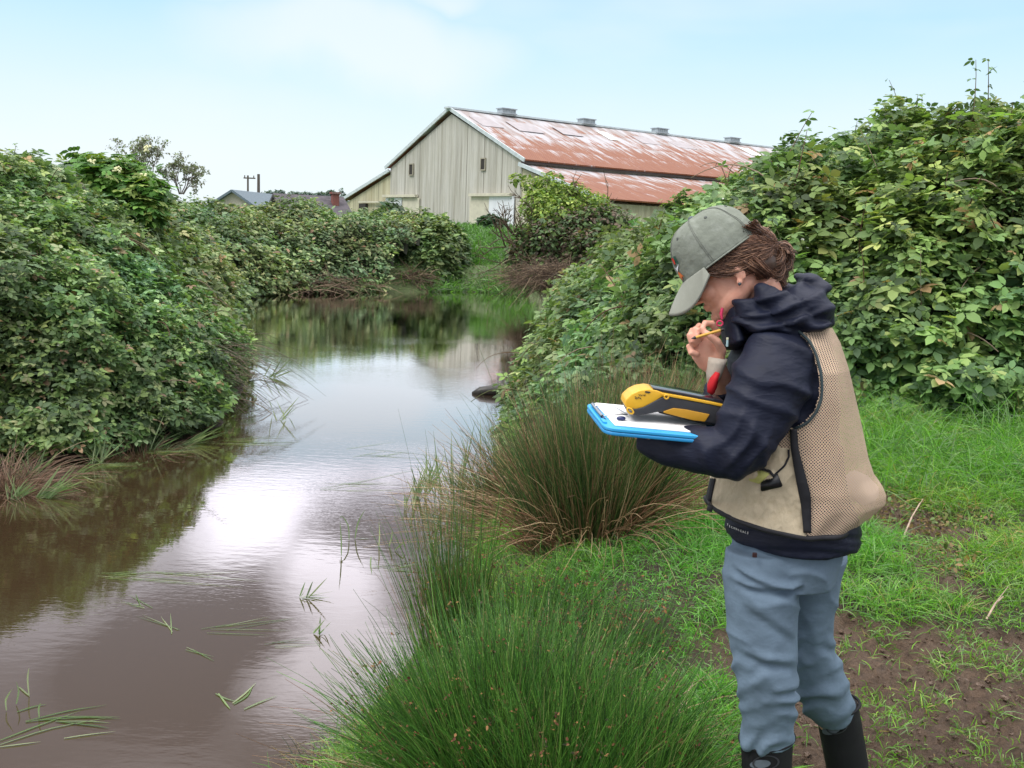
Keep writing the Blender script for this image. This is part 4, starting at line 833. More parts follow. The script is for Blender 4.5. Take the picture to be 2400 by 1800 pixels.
# overhanging bare stems at the tip of the near left thicket
b = onZ(545, 950, 0); e = empty('overhanging_stems', b, 'bare tangled stems hanging over the water at the tip of the near left thicket', 'stems'); n = 240
base = np.stack([b[0]+RNG.uniform(-.9, .15, n), b[1]+RNG.uniform(-.5, 1.0, n), RNG.uniform(.05, .75, n)], 1); d = np.stack([RNG.uniform(.2, 1, n), -RNG.random(n)*.6, RNG.uniform(-.2, .4, n)], 1)
v, f, cc, _ = blades(base, d, RNG.uniform(.3, .8, n), np.full(n, .008), RNG.uniform(.5, 1.2, n), 5, pick([(.10, .07, .05), (.08, .12, .04), (.18, .13, .09)], n), True, bdir=np.tile([[.8, -.1, 0]], (n, 1))); mesh_np('stems', v, f, RUSH, e, cc)
# dark log at the right water edge and algae line at the far shore
lg = onZ(1148, 925, 0); e = empty('sunken_log', lg, 'dark wet log end sticking out of the water at the right bank', 'log'); bm = bmesh.new()
loft(bm, [(lg[0]-.22, lg[1], .0, .03, .03), (lg[0]-.12, lg[1], .04, .06, .06), (lg[0], lg[1]+.02, .05, .07, .07), (lg[0]+.3, lg[1]+.1, .05, .08, .08)], 10, endround=.5); bm_obj('wood', bm, mat_simple('wet_bark', (.02, .018, .015), .4, .3, 20, .6, 30), e, True)
def near_corner():
    n = 2600; x = RNG.uniform(-1.1, -.2, n); y = RNG.uniform(2.3, 3.9, n); s = pond_sd(x, y); k = (s > -.12) & (s < .5); x, y = x[k], y[k]; n = len(x)
    b = np.stack([x, y, np.maximum(gz(x, y, False)-.01, -.04)], 1); d = RNG.normal(size=(n, 3))*.5+[-.1, .1, 1]
    v, f, cc, _ = blades(b, d, RNG.uniform(.05, .26, n), np.full(n, .004), RNG.uniform(.2, 1.0, n), 4, pick([(.08, .24, .03), (.05, .13, .03), (.02, .04, .015), (.30, .22, .12)], n)); o = mesh_np('bank_grass', v, f, GRASS, None, cc); tag(o, 'dark wet grass at the bottom centre bank edge', 'grass', kind='stuff')
near_corner()

# ------------------------------------------------------------------ person
YB = 2.46
FL = {}
fn = W(1800, 1900, 2.40)[:2]; ff = W(1975, 1850, 2.68)[:2]
GN = float(gz(np.array(fn[0]), np.array(fn[1]))); GF = float(gz(np.array(ff[0]), np.array(ff[1])))
person = empty('person', (float(W(1850, 1900, 2.45)[0]), 2.5, (GN+GF)/2), 'person in sage cap, navy jacket and tan vest standing on the bank', 'person')
def R(px, py, Y, ra, rb=None):
    p = W(px, py, Y); return (p[0], p[1], p[2], ra, rb if rb is not None else ra)
SKIN = NT('skin'); c = SKIN.coord('Object'); n1 = SKIN.noise(c, 60, 4, .6); n2 = SKIN.noise(c, 16, 3)
col = SKIN.mix(SKIN.mr(n1, .4, .7, 0, .5), (.74, .39, .28), (.60, .27, .18)); col = SKIN.mix(SKIN.mr(n2, .45, .65, 0, .5), col, (.70, .30, .21))
p_ = SKIN.pr(col, .5, SKIN.bump(n1, .15, .002)); p_.inputs['Subsurface Weight'].default_value = .12; p_.inputs['Subsurface Radius'].default_value = (.01, .004, .002); SKIN = SKIN.m
def cloth(name, col, rough=.7, var=.2, wr=.5, wdist=.006, wscale=(9, 9, 9), wrot=(0, 0, 0), fine=.15, fscale=900, spec=.3, worn=None):
    t = NT(name); c = t.coord('Object'); cw = t.coord('Object', wscale, wrot)
    a = t.noise(cw, 1.6, 3, .55); rg = t.math('ABSOLUTE', t.math('SUBTRACT', a, .5)); b2 = t.noise(c, fscale, 1)
    h = t.math('ADD', t.math('MULTIPLY', rg, -2.2), t.math('MULTIPLY', b2, fine*.1)); f = t.noise(c, 14, 4)
    cc = t.mix(t.mr(f, .3, .7), tuple(x*(1-var) for x in col), tuple(min(1, x*(1+var)) for x in col))
    if worn: cc = t.mix(t.mr(t.noise(c, 28, 5, .7), .5, .75, 0, .6), cc, worn)
    cc = t.mix(t.mr(b2, .35, .65, 0, .10), cc, (.0, .0, .0))
    p = t.pr(cc, rough, t.bump(h, wr, wdist)); p.inputs['Specular IOR Level'].default_value = spec; return t.m
NAVY = cloth('navy_rain_fabric', (.011, .014, .030), .55, .15, .38, .010, (6, 6, 15), (.5, .3, .2), .1, 700, .22)
NAVYD = cloth('black_soft_fabric', (.018, .018, .022), .6, .2, .5, .006)
JEAN = cloth('slate_blue_trouser_cloth', (.150, .210, .275), .85, .12, .45, .006, (7, 7, 11), (.3, .5, 0), .3, 900, .2)
CANV = cloth('cream_canvas', (.56, .47, .33), .85, .12, .9, .012, (9, 9, 6), (0, .4, .3), .3, 700, .2, (.36, .28, .17))
CAPM = cloth('sage_green_cotton', (.215, .235, .195), .9, .10, .5, .004, (22, 22, 22), (0, 0, 0), .4, 1100, .15, (.31, .33, .30))
BILLM = cloth('pale_sage_cotton', (.32, .33, .28), .9, .06, .15, .002, (22, 22, 22), (0, 0, 0), .4, 1100, .15, (.36, .37, .32))
BOOTM = cloth('black_neoprene', (.012, .012, .014), .75, .2, .2, .003)
HAIRM = NT('brown_hair'); a = HAIRM.n('ShaderNodeAttribute', attribute_name='tint'); q = HAIRM.pr(a.outputs[0], .42); q.inputs['Specular IOR Level'].default_value = .6; HAIRM = HAIRM.m

# --- head frame: forward, left (towards the camera side), up
hp, hy = math.radians(31), math.radians(14)
HF = np.array([-math.cos(hp)*math.cos(hy), math.cos(hp)*math.sin(hy), -math.sin(hp)])
HU = np.array([-math.sin(hp)*math.cos(hy), math.sin(hp)*math.sin(hy), math.cos(hp)])
HS = np.cross(HU, HF)              # her left: towards the camera
if HS[1] > 0: HS = -HS
HO = W(1722, 640, 2.435)+0*HF
RH = Matrix(((HF[0], HS[0], HU[0]), (HF[1], HS[1], HU[1]), (HF[2], HS[2], HU[2])))
def H(f, s, u): return Vector(HO+HF*f+HS*s+HU*u)
def hball(bm, f, s, u, rf, rs, ru, rot=None, seg=20): add_ball(bm, H(f, s, u), (rf, rs, ru), RH @ rot if rot else RH, seg)
bm = bmesh.new()
hball(bm, -.012, 0, .032, .096, .075, .078, seg=32)          # cranium
hball(bm, .030, 0, -.012, .070, .064, .080)                  # face mass
hball(bm, .052, 0, -.062, .040, .042, .034)                  # jaw front
for s in (-1, 1):
    hball(bm, .018, s*.036, -.045, .060, .030, .030, Matrix.Rotation(.35, 3, 'Y'))   # jaw line
    hball(bm, .066, s*.036, -.012, .028, .024, .024)         # cheek
    hball(bm, .086, s*.032, .022, .012, .016, .010)          # brow side
    hball(bm, .080, s*.031, .008, .012, .014, .012)          # eye mound
    hball(bm, .078, s*.017, -.020, .020, .014, .018)
hball(bm, .082, 0, -.074, .019, .022, .015)                  # chin
hball(bm, .088, 0, -.043, .014, .024, .014)                  # muzzle
hball(bm, .0985, 0, -.0405, .0075, .017, .0042); hball(bm, .0965, 0, -.0500, .0075, .015, .0045)   # lips
hball(bm, .094, 0, .0, .014, .009, .026, Matrix.Rotation(-.45, 3, 'Y'))   # nose bridge
hball(bm, .112, 0, -.019, .0115, .0105, .0095)               # nose tip
for s in (-1, 1): hball(bm, .103, s*.010, -.0225, .010, .007, .0065)
# ears
for s in (-1, 1):
    hball(bm, -.012, s*.0765, .000, .014, .005, .024, Matrix.Rotation(.2, 3, 'Y')); hball(bm, -.004, s*.0765, -.022, .008, .005, .009)
# neck
nk0 = H(-.035, 0, -.03); nk1 = Vector(W(1800, 740, YB)); nk2 = Vector(W(1835, 810, YB+.01))
loft(bm, [(*nk0, .052, .052), (*((nk0+nk1)/2), .054, .054), (*nk1, .060, .064), (*nk2, .09, .12)], 24)
hball(bm, .018, 0, -.085, .045, .040, .030)
# trunk and limbs (under the clothes)
loft(bm, [R(1845, 800, YB, .07, .13), R(1840, 850, YB, .10, .165), R(1840, 950, YB, .10, .155), R(1845, 1060, YB, .10, .14), R(1850, 1150, YB, .105, .15), R(1855, 1250, YB, .105, .135), R(1850, 1320, YB, .09, .12)], 24, horiz=True, endround=.3)
SH_N = (1830, 845, 2.335)
loft(bm, [R(1845, 840, 2.36, .05), R(1815, 880, 2.31, .052), R(1775, 960, 2.27, .046), R(1738, 1048, 2.25, .040), R(1735, 1056, 2.25, .039)], 16, endround=.6)
loft(bm, [R(1742, 1050, 2.25, .040), R(1690, 1052, 2.28, .040), R(1600, 1043, 2.33, .030), R(1545, 1030, 2.37, .026)], 16, endround=.4)
loft(bm, [R(1800, 830, 2.60, .05), R(1760, 920, 2.60, .048), R(1722, 1010, 2.57, .04), R(1718, 1020, 2.57, .038)], 16, endround=.6)
wr = Vector(W(1676, 858, 2.40))
loft(bm, [R(1722, 1015, 2.57, .040), R(1705, 950, 2.50, .036), (*wr, .026, .021)], 16, endround=.5)
# legs
loft(bm, [R(1805, 1290, 2.42, .068, .065), R(1795, 1400, 2.40, .066), R(1790, 1500, 2.40, .058), R(1795, 1590, 2.41, .050), R(1797, 1650, 2.43, .048), R(1797, 1760, 2.44, .046), (fn[0]+.01, 2.45, GN+.09, .036, .036)], 20, endround=.3)
loft(bm, [R(1890, 1290, 2.52, .070, .07), R(1888, 1400, 2.55, .055), R(1892, 1500, 2.58, .048), R(1905, 1570, 2.61, .045), R(1932, 1630, 2.64, .045), R(1965, 1720, 2.68, .044), (ff[0]+.01, 2.70, GF+.09, .036, .036)], 20, endround=.3)
# right hand: palm and fingers around the pencil
def HP(px, py, Y): return W(px, py, Y)
def finger(pts, r0, r1):
    n = len(pts); q = [(*HP(*p), r0+(r1-r0)*i/(n-1), (r0+(r1-r0)*i/(n-1))*.95) for i, p in enumerate(pts)]; loft(bm, q, 12, endround=.9)
loft(bm, [(*wr, .025, .020), (*HP(1664, 846, 2.395), .031, .019), (*HP(1654, 826, 2.39), .036, .019), (*HP(1650, 808, 2.388), .034, .017), (*HP(1648, 798, 2.39), .028, .015)], 18, endround=.6)
# index: rises over the pencil and bends down on it
finger([(1668, 800, 2.395), (1682, 780, 2.385), (1668, 758, 2.372), (1652, 757, 2.362), (1646, 770, 2.352), (1652, 782, 2.348)], .0100, .0075)
finger([(1655, 802, 2.40), (1648, 776, 2.395), (1638, 765, 2.382), (1630, 772, 2.366), (1633, 788, 2.358), (1640, 798, 2.366)], .0112, .0088)
finger([(1645, 806, 2.40), (1632, 782, 2.392), (1622, 776, 2.378), (1617, 786, 2.366), (1621, 799, 2.362), (1632, 806, 2.370)], .0105, .0084)
finger([(1642, 820, 2.392), (1624, 806, 2.386), (1616, 812, 2.374), (1620, 826, 2.366), (1634, 830, 2.370)], .0105, .0084)
# thumb from the wrist side up to the pencil
finger([(1686, 842, 2.385), (1692, 822, 2.368), (1680, 800, 2.352), (1662, 786, 2.345), (1654, 780, 2.345)], .0130, .0080)
hball_ = add_ball(bm, Vector(HP(1678, 835, 2.385)), (.019, .014, .022))
# left hand under the clipboard
for i, (dy) in enumerate((0, .020, .040, .060)):
    finger([(1535, 1022, 2.36+dy*.5), (1490, 1012, 2.37+dy), (1452, 1004, 2.40+dy)], .009, .0075)
finger([(1545, 1020, 2.35), (1520, 1021, 2.315), (1492, 1014, 2.300)], .011, .008)
loft(bm, [R(1545, 1030, 2.37, .026), R(1515, 1020, 2.39, .018, .040), R(1495, 1014, 2.40, .014, .038)], 14, endround=.4)
body = link('body', remesh(bm, .0026, 5, .5), SKIN, person)

# eyes, brow, closed lids
for s in (-1, 1): bm = bmesh.new(); hball(bm, .085, s*.031, .007, .0105, .0105, .0105); bm_obj('eye', bm, mat_simple('eye_white', (.6, .55, .5), .2, .02), person, True)

# --- hair
CO_ = W(1692, 603, 2.435); CU_ = np.array([-math.sin(math.radians(40))*math.cos(math.radians(14)), math.sin(math.radians(40))*math.sin(math.radians(14)), math.cos(math.radians(40))])
flow = []
BRW_ = [(.12, .054, .030), (.18, .085, .048), (.07, .032, .019), (.27, .145, .085)]
bm = bmesh.new(); hball(bm, -.035, 0, .030, .0855, .0785, .064); hball(bm, -.062, 0, -.004, .048, .060, .045)
hc = Vector(W(1835, 607, 2.46)); add_ball(bm, Vector(W(1812, 598, 2.45)), (.036, .045, .036)); add_ball(bm, hc, (.024, .028, .030))
hairbase = remesh(bm, .004, 3); hm = link('hair', hairbase, HAIRM, person)
ca = hairbase.color_attributes.new('tint', 'FLOAT_COLOR', 'POINT'); ca.data.foreach_set('color', np.tile([.07, .036, .022, 1], len(hairbase.vertices)).astype(np.float32))
paths, rads, cc = [], [], []
def strand(P, r=.0009, jit=.0035):
    P = np.array(P, float); t = np.linspace(0, 1, 10); s = np.linspace(0, 1, len(P)); Q = np.stack([np.interp(t, s, P[:, i]) for i in range(3)], 1)
    Q[1:-1] = (Q[:-2]+2*Q[1:-1]+Q[2:])/4; Q[1:-1] = (Q[:-2]+2*Q[1:-1]+Q[2:])/4
    Q += RNG.normal(size=3)*jit + np.sin(np.linspace(0, 6, 10)+random.random()*6)[:, None]*RNG.normal(size=3)*.0016
    paths.append(Q); rads.append(np.linspace(r, r*.35, 10)); cc.append(random.choice(BRW_))
for k in range(1500):          # side: from temple / cap rim, sweeping back to the bun
    u = random.random(); v = random.random()
    a = H(.055-.10*u, .074-.012*u*u, .030+.035*u); m_ = H(.02-.085*u, .0815-.012*u, -.006+.046*v-.004*u); e_ = H(-.075, .062, .000+.035*v)
    z = Vector(W(1812+random.gauss(0, 9), 600+random.gauss(0, 14), 2.42+random.gauss(0, .012)))
    if k % 4 == 0: strand([H(-.070-.03*u, .066*random.uniform(-1, 1.15), .086), H(-.095, .06*random.uniform(-1, 1.15), .062), H(-.117, .04*random.uniform(-1, 1.2), .025), z])
    elif u < .75: strand([a, m_, e_, z])
    else: strand([H(-.085, .05*random.uniform(-1, 1.1), .055), H(-.112, .045*random.uniform(-1, 1.1), .02), z])
for k in range(1300):         # hair drawn back over the head into the bun
    a = RNG.normal(size=3); a /= np.linalg.norm(a); a[0] = a[0]*.8-.15; a[1] = abs(a[1]) if k % 4 else a[1]; a /= np.linalg.norm(a); b_ = np.array([-.93, .28, -.22])+RNG.normal(size=3)*.08; b_ /= np.linalg.norm(b_)
    if a[2] < -.75: continue
    P_ = []
    for t in np.linspace(0, 1, 6): q = a*(1-t)+b_*t; q /= np.linalg.norm(q); q = q*(1.0+.015*random.random()); P_.append(H(-.035+.0865*q[0], .0795*q[1], .030+.065*q[2]))
    if max((np.array(p)-CO_)@CU_ for p in P_[:3]) > .010: P_ = [p for p in P_ if (np.array(p)-CO_)@CU_ < .010]
    if len(P_) > 2: strand(P_, .0009, .0012)
for k in range(90):          # loose hair at the nape falling behind the ear
    v = random.random(); strand([H(-.03-.03*v, .076, .012), H(-.05-.02*v, .070, -.015-.02*v), Vector(W(1795+35*v, 650+random.gauss(0, 8), 2.42)), Vector(W(1815+30*v, 668+random.gauss(0, 5), 2.43))], .0013)
def curl(cx, cy, Y, r, turns, ax_, n, tail=None):
    for k in range(n):
        t = np.linspace(0, turns*2*math.pi, 12); rr = r*random.uniform(.55, 1.1); ph = random.random()*.8+ax_; c0 = W(cx, cy, Y)+RNG.normal(size=3)*.004
        Q = np.stack([c0[0]+rr*np.cos(t+ph), c0[1]+np.linspace(-.012, .012, 12)+RNG.normal()*.006, c0[2]+rr*np.sin(t+ph)], 1); paths.append(Q); rads.append(np.linspace(.0011, .0006, 12)); cc.append(random.choice(BRW_))
curl(1832, 590, 2.42, .017, .8, 0, 150); curl(1838, 615, 2.43, .016, .8, 2, 150); curl(1812, 600, 2.41, .020, .7, 4, 160); curl(1828, 642, 2.44, .018, .8, 1, 150); curl(1845, 600, 2.44, .010, .7, 0, 70); curl(1815, 630, 2.41, .020, .7, 3, 140)
curl(1830, 655, 2.46, .016, .6, 2, 50)
for k in range(90):
    v = random.random(); strand([W(1838, 580+40*v, 2.44), W(1850, 578+44*v, 2.44), W(1838+22*v, 595+50*v, 2.44)], .0008, .003)
v_, f_, c_ = tubes(paths, rads, 4, cc); mesh_np('strands', v_, f_, HAIRM, hm, c_, smooth=True)
# earring
bm = bmesh.new(); add_ball(bm, H(-.002, .086, -.027), (.0042,)*3, seg=12); E_ = mat_simple('dark_pearl', (.05, .06, .07), .12, .05); bm_obj('earring', bm, E_, person, True)

# --- cap
cp_, cy_ = math.radians(40), math.radians(14)
CF = np.array([-math.cos(cp_)*math.cos(cy_), math.cos(cp_)*math.sin(cy_), -math.sin(cp_)]); CU = np.array([-math.sin(cp_)*math.cos(cy_), math.sin(cp_)*math.sin(cy_), math.cos(cp_)]); CS = np.cross(CU, CF)
if CS[1] > 0: CS = -CS
CO = W(1692, 603, 2.435)
def K(f, s, u): return CO+CF*f+CS*s+CU*u
nu, nv_ = 96, 40; V, F = [], []
for j in range(nv_+1):
    t = j/nv_; ph = t*math.pi/2
    for i in range(nu):
        a = 2*math.pi*i/nu; ca_, sa = math.cos(a), math.sin(a)
        rf = .103 if ca_ > 0 else .107; prof = math.cos(ph)**(.62 if ca_ > 0 else .70); hh = .120*math.sin(ph)**.95
        f_ = rf*ca_*prof; s_ = .086*sa*prof
        f_ += -.018*(t**1.5)*0 + (.012*math.sin(ph)*(1-t) if ca_ > 0 else .006*math.sin(math.pi*t))*ca_
        dent = .0075*(fbm(np.array(f_*24+3), np.array(s_*24), np.array(hh*24), s=3)-.5)*2
        # six panels meeting at the button
        pan = .0022*abs(math.sin(3*a+.3))*min(1, 2.5*(1-t)); e_ = 1+(pan+float(dent))/.09
        V.append(K(f_*e_+.004, s_*e_, hh-.012*(ca_ < -.3)*(1-t)*(-ca_)*0))
for j in range(nv_):
    for i in range(nu): F.append((j*nu+i, j*nu+(i+1) % nu, (j+1)*nu+(i+1) % nu, (j+1)*nu+i))
V = np.array(V); zt = len(V)
cap = empty('cap', CO); cap.parent = person; cap.matrix_parent_inverse = _mw(person).inverted()
co_ = mesh_np('crown', V, np.array(F), CAPM, cap, smooth=True); m = co_.modifiers.new('s', 'SOLIDIFY'); m.thickness = .0018; m.offset = -1
# seams with stitches, button, eyelets
paths, rads = [], []
for i in range(6):
    idx = int(round((i+.40)*nu/6)) % nu
    for off in (-1.1, 1.1):
        pth = []
        for j in range(0, nv_, 1):
            p0 = V[j*nu+idx]; nb = V[j*nu+(idx+1) % nu]; tdir = (nb-p0)/np.linalg.norm(nb-p0); nrm = (p0-K(0, 0, .03)); nrm = nrm/np.linalg.norm(nrm); pth.append(p0+tdir*.0022*off*(1-j/nv_*.6)+nrm*.0006)
        paths.append(pth); rads.append([.0006]*len(pth))
v_, f_, c_ = tubes(paths, rads, 4, (.14, .15, .13)); mesh_np('seam', v_, f_, mat_simple('seam_thread', (.13, .14, .12), .9), cap)
rim = [V[i] for i in range(nu)]+[V[0]]; v_, f_, c_ = tubes([rim], [[.0022]*len(rim)], 6); mesh_np('rim', v_, f_, CAPM, cap, smooth=True)
bm = bmesh.new(); add_ball(bm, Vector(K(.004, 0, .121)), (.0075, .0075, .005), Matrix((CF, CS, CU)).transposed()); bm_obj('button', bm, NAVYD if False else mat_simple('slate_button', (.10, .12, .14), .8), cap, True)
EY = mat_simple('eyelet_thread', (.075, .085, .075), .8)
for (fa, tj) in ((.9, 24), (2.0, 24), (2.9, 22), (5.3, 24)):
    i = int(fa/(2*math.pi)*nu) if CS[1] < 0 else 0; p0 = V[tj*nu+i]; nrm = (p0-K(0, 0, .03)); nrm /= np.linalg.norm(nrm); bm = bmesh.new()
    q = Vector(nrm).to_track_quat('Z', 'Y').to_matrix().to_4x4(); bmesh.ops.create_cone(bm, cap_ends=True, segments=14, radius1=.0042, radius2=.0034, depth=.0016, matrix=T(p0+nrm*.0006) @ q); bm_obj('eyelet', bm, EY, cap)
# brim
nb, mb = 40, 14; V2, F2 = [], []
for j in range(mb+1):
    t = j/mb
    for i in range(nb+1):
        s = -1+2*i/nb; a = s*math.radians(68); base = np.array([.108*math.cos(a)+.002, .088*math.sin(a)])
        Ls = .084*(max(0, 1-abs(s)**3.2))**.5+.0; dr = .42+.10*t; dd = np.array([math.cos(dr), -math.sin(dr)])
        f_ = base[0]+t*Ls*dd[0]*1.0; u_ = .004+t*Ls*dd[1]-.060*(s*s)*t*(.35+.65*(1-abs(s)**4)); s_ = base[1]*(1+.06*t)
        V2.append(K(f_, s_, u_))
for j in range(mb):
    for i in range(nb): k = j*(nb+1)+i; F2.append((k, k+1, k+nb+2, k+nb+1))
br = mesh_np('brim', np.array(V2), np.array(F2), BILLM, cap, smooth=True); m = br.modifiers.new('s', 'SOLIDIFY'); m.thickness = .0032
edge = V2[-(nb+1):]; v_, f_, c_ = tubes([edge, V2[:nb+1]], [[.0018]*(nb+1), [.0012]*(nb+1)], 6, [(.2, .2, .18), (.1, .1, .09)]); mesh_np('brim_edge', v_, f_, mat_simple('brim_binding', (.22, .23, .20), .9), br)
# embroidered emblem on the front panel: green patch with red disc, white bird shape, orange figure
def capP(a, hgt, out=.0018):
    j = int(round(hgt*nv_)); i = a/(2*math.pi)*nu; i0 = int(math.floor(i)) % nu; fr_ = i-math.floor(i); p0 = V[j*nu+i0]*(1-fr_)+V[j*nu+(i0+1) % nu]*fr_; n_ = p0-K(0, 0, .03); n_ /= np.linalg.norm(n_); return p0+n_*out
def patch(name, pts, colr, parent, out=.002):
    P_ = [capP(a, h_, out) for a, h_ in pts]; bm = bmesh.new(); vs = [bm.verts.new(p) for p in P_]; f = bm.faces.new(vs)
    bmesh.ops.triangulate(bm, faces=[f]); return bm_obj(name, bm, mat_simple(name+'_thread', colr, .8), parent)
sg = 1
emb = patch('emblem', [(.27, .27), (.60, .25), (.60, .38), (.27, .40)], (.02, .10, .07), cap)
patch('disc', [(.43+.06*math.cos(t), .325+.045*math.sin(t)) for t in np.linspace(0, 5.8, 12)], (.55, .04, .02), emb, .0028)
patch('bird', [(.27, .24), (.37, .22), (.60, .25), (.47, .21), (.39, .185), (.31, .20)], (.62, .64, .66), emb, .0026)
patch('figure', [(.35, .15), (.41, .18), (.47, .14), (.57, .08), (.49, .09), (.43, .05), (.40, .10), (.31, .07)], (.55, .14, .03), emb, .0026)
print('cap check button', proj(K(.004, 0, .121)), 'rim back', proj(K(-.108, 0, 0)), 'rim front', proj(K(.108, 0, 0)), 'brim tip', proj(np.array(V2[mb*(nb+1)+nb//2])), 'nose', proj(np.array(H(.12, 0, -.019))), 'ear', proj(np.array(H(-.002, .082, -.027))), 'chin', proj(np.array(H(.09, 0, -.08))))

# --- trousers
def ridge(n): return 1-np.abs(2*n-1)
bm = bmesh.new(); X_ = 1/960
loft(bm, [R(1845, 1225, YB, .145, .160), R(1842, 1300, YB, .134, .155), R(1836, 1350, YB, .122, .145)], 28, endround=.2, horiz=True)
def leg(rows, Y, b_):
    return [R((l+r)/2, py, Y_, (r-l)/2/FPX*Y_*1.03, b) for py, l, r, Y_, b in rows]
loft(bm, leg([(1290, 1700, 1880, 2.40, .095), (1350, 1697, 1878, 2.395, .095), (1400, 1699, 1870, 2.39, .090), (1450, 1703, 1869, 2.39, .085), (1500, 1710, 1868, 2.39, .080), (1550, 1720, 1867, 2.39, .077), (1600, 1728, 1862, 2.395, .074), (1650, 1733, 1862, 2.41, .072), (1690, 1738, 1861, 2.42, .068), (1728, 1731, 1862, 2.43, .067), (1738, 1735, 1858, 2.43, .063)], 0, 0), 28, endround=.05)
loft(bm, leg([(1290, 1820, 1985, 2.54, .095), (1350, 1815, 1968, 2.55, .092), (1400, 1830, 1958, 2.56, .086), (1450, 1830, 1950, 2.57, .080), (1500, 1832, 1948, 2.585, .076), (1550, 1840, 1962, 2.60, .074), (1600, 1860, 1984, 2.62, .072), (1640, 1882, 1996, 2.64, .068), (1672, 1905, 2004, 2.66, .060)], 0, 0), 28, endround=.05)
me = remesh(bm, .006, 6, .5); v, n = me_arrays(me); 
pyv = np.array([proj(q)[1] for q in v]); pxv = np.array([proj(q)[0] for q in v])
near = v[:, 1] < 2.50
kz = np.where(near, sstep(1480, 1600, pyv), sstep(1420, 1540, pyv))
# diagonal folds under the seat, horizontal bunching from the knee down
a1 = pyv/58.0+.014*(pxv-1790)*np.where(near, .55, .4)+2.0*fbm(pxv/70, pyv/80, v[:, 1]*4, s=5, o=2)
bun = (.5-.5*np.cos(2*math.pi*a1))**1.3
dg_ = ridge(((pyv-.52*(pxv-1700))/105+1.1*fbm(pxv/110, pyv/110, s=9, o=2)) % 1.0)**3
disp = .016*bun*kz*(fbm(pxv/45, pyv/45, s=3, o=2)**1.3)*1.3+.0065*dg_*sstep(1300, 1350, pyv)*(1-kz)+.006*(fbm(v[:, 0]*16, v[:, 1]*16, v[:, 2]*12, s=12, o=3)-.5)
# the crease where thigh meets seat
def crease(p0, p1, sag, wd_, amp):
    t_ = np.clip((pxv-p0[0])/(p1[0]-p0[0]), 0, 1); yl = p0[1]+(p1[1]-p0[1])*t_+sag*4*t_*(1-t_); dd = (pyv-yl); inn = ((pxv >= p0[0]-6) & (pxv <= p1[0]+6) & near)
    tap = np.clip(np.minimum((pxv-p0[0])/40, (p1[0]+12-pxv)/20), 0, 1)
    return inn*tap*amp*(np.exp(-((dd+wd_*.9)/wd_)**2)-1.1*np.exp(-((dd-wd_*.5)/wd_)**2))
disp += crease((1712, 1325), (1860, 1385), 14, 9, .010)+crease((1705, 1350), (1876, 1378), 22, 9, .010)+crease((1735, 1420), (1860, 1500), -4, 14, .004)+crease((1720, 1520), (1862, 1560), 10, 12, .006)
me_set(me, v+n*disp[:, None].astype(np.float32)); trousers = link('trousers', me, JEAN, person)
# hem flap on the near leg
# --- boots
def boot(rows, foot, G, nm):
    bm = bmesh.new(); loft(bm, rows, 26, endround=.0)
    fx, fy, dx, dy = foot
    loft(bm, [(fx+.09, fy-.0, G+.055, .05, .043), (fx+.05, fy, G+.06, .062, .045), (fx-.02, fy+.01, G+.055, .055, .047), (fx-.10, fy+.03, G+.045, .042, .048), (fx-.16, fy+.045, G+.038, .034, .042), (fx-.185, fy+.05, G+.034, .026, .030)], 20, sup=2.4, endround=.6)
    b = link(nm, remesh(bm, .005, 4), BOOTM, person); v, n = me_arrays(b.data)
    me_set(b.data, v+n*(.003*(fbm(v[:, 0]*14, v[:, 1]*14, v[:, 2]*20, s=5)-.5)[:, None]).astype(np.float32))
    bm = bmesh.new(); loft(bm, [(fx+.09, fy, G+.0, .056, .012), (fx-.02, fy+.01, G+.0, .062, .012), (fx-.19, fy+.05, G+.0, .035, .012)], 12, sup=4, endround=.3)
    bm.free(); bm = bmesh.new()
    add_box(bm, (fx-.045, fy+.02, G+.006), (.30, .105, .024), Matrix.Rotation(-.17, 3, 'Z'), .01); bm_obj('sole', bm, mat_simple('boot_rubber', (.02, .02, .018), .7), b)
    return b
b1 = boot([R(1797, 1728, 2.435, .0670, .066), R(1797, 1800, 2.44, .064, .062), (fn[0], 2.44, GN+.16, .056, .054), (fn[0]+.008, 2.45, GN+.10, .052, .05), (fn[0]+.008, 2.45, GN+.05, .055, .05)], (fn[0]+.0, 2.45, -1, .3), GN, 'boot')
t_top = W(1960, 1650, 2.665)
b2 = boot([R(1960, 1652, 2.665, .060, .064), R(1972, 1720, 2.68, .061, .062), R(1985, 1790, 2.69, .060, .058), (ff[0]+.025, 2.70, GF+.12, .054, .052), (ff[0]+.03, 2.70, GF+.05, .055, .05)], (ff[0]+.02, 2.70, -1, .3), GF, 'boot')
for b, rowsrim in ((b1, (1797, 1728, 2.435, .0690, .068)), (b2, (1960, 1652, 2.665, .062, .066))):
    px, py, Yc, ra, rb = rowsrim; c0 = W(px, py, Yc); tilt = -.0 if b is b1 else -.38
    P_ = [c0+np.array([ra*math.cos(a), rb*math.sin(a), (.012 if b is b1 else .26*ra)*math.cos(a)*(1 if b is b1 else 1.0)]) for a in np.linspace(0, 2*math.pi, 41)]
    v_, f_, c_ = tubes([P_], [[.0045]*41], 6); mesh_np('top_binding', v_, f_, BOOTM, b, smooth=True)
LOGO = mat_simple('grey_boot_patch', (.11, .13, .16), .6, .1); LOGO2 = mat_simple('dark_boot_ring', (.035, .035, .045), .5)
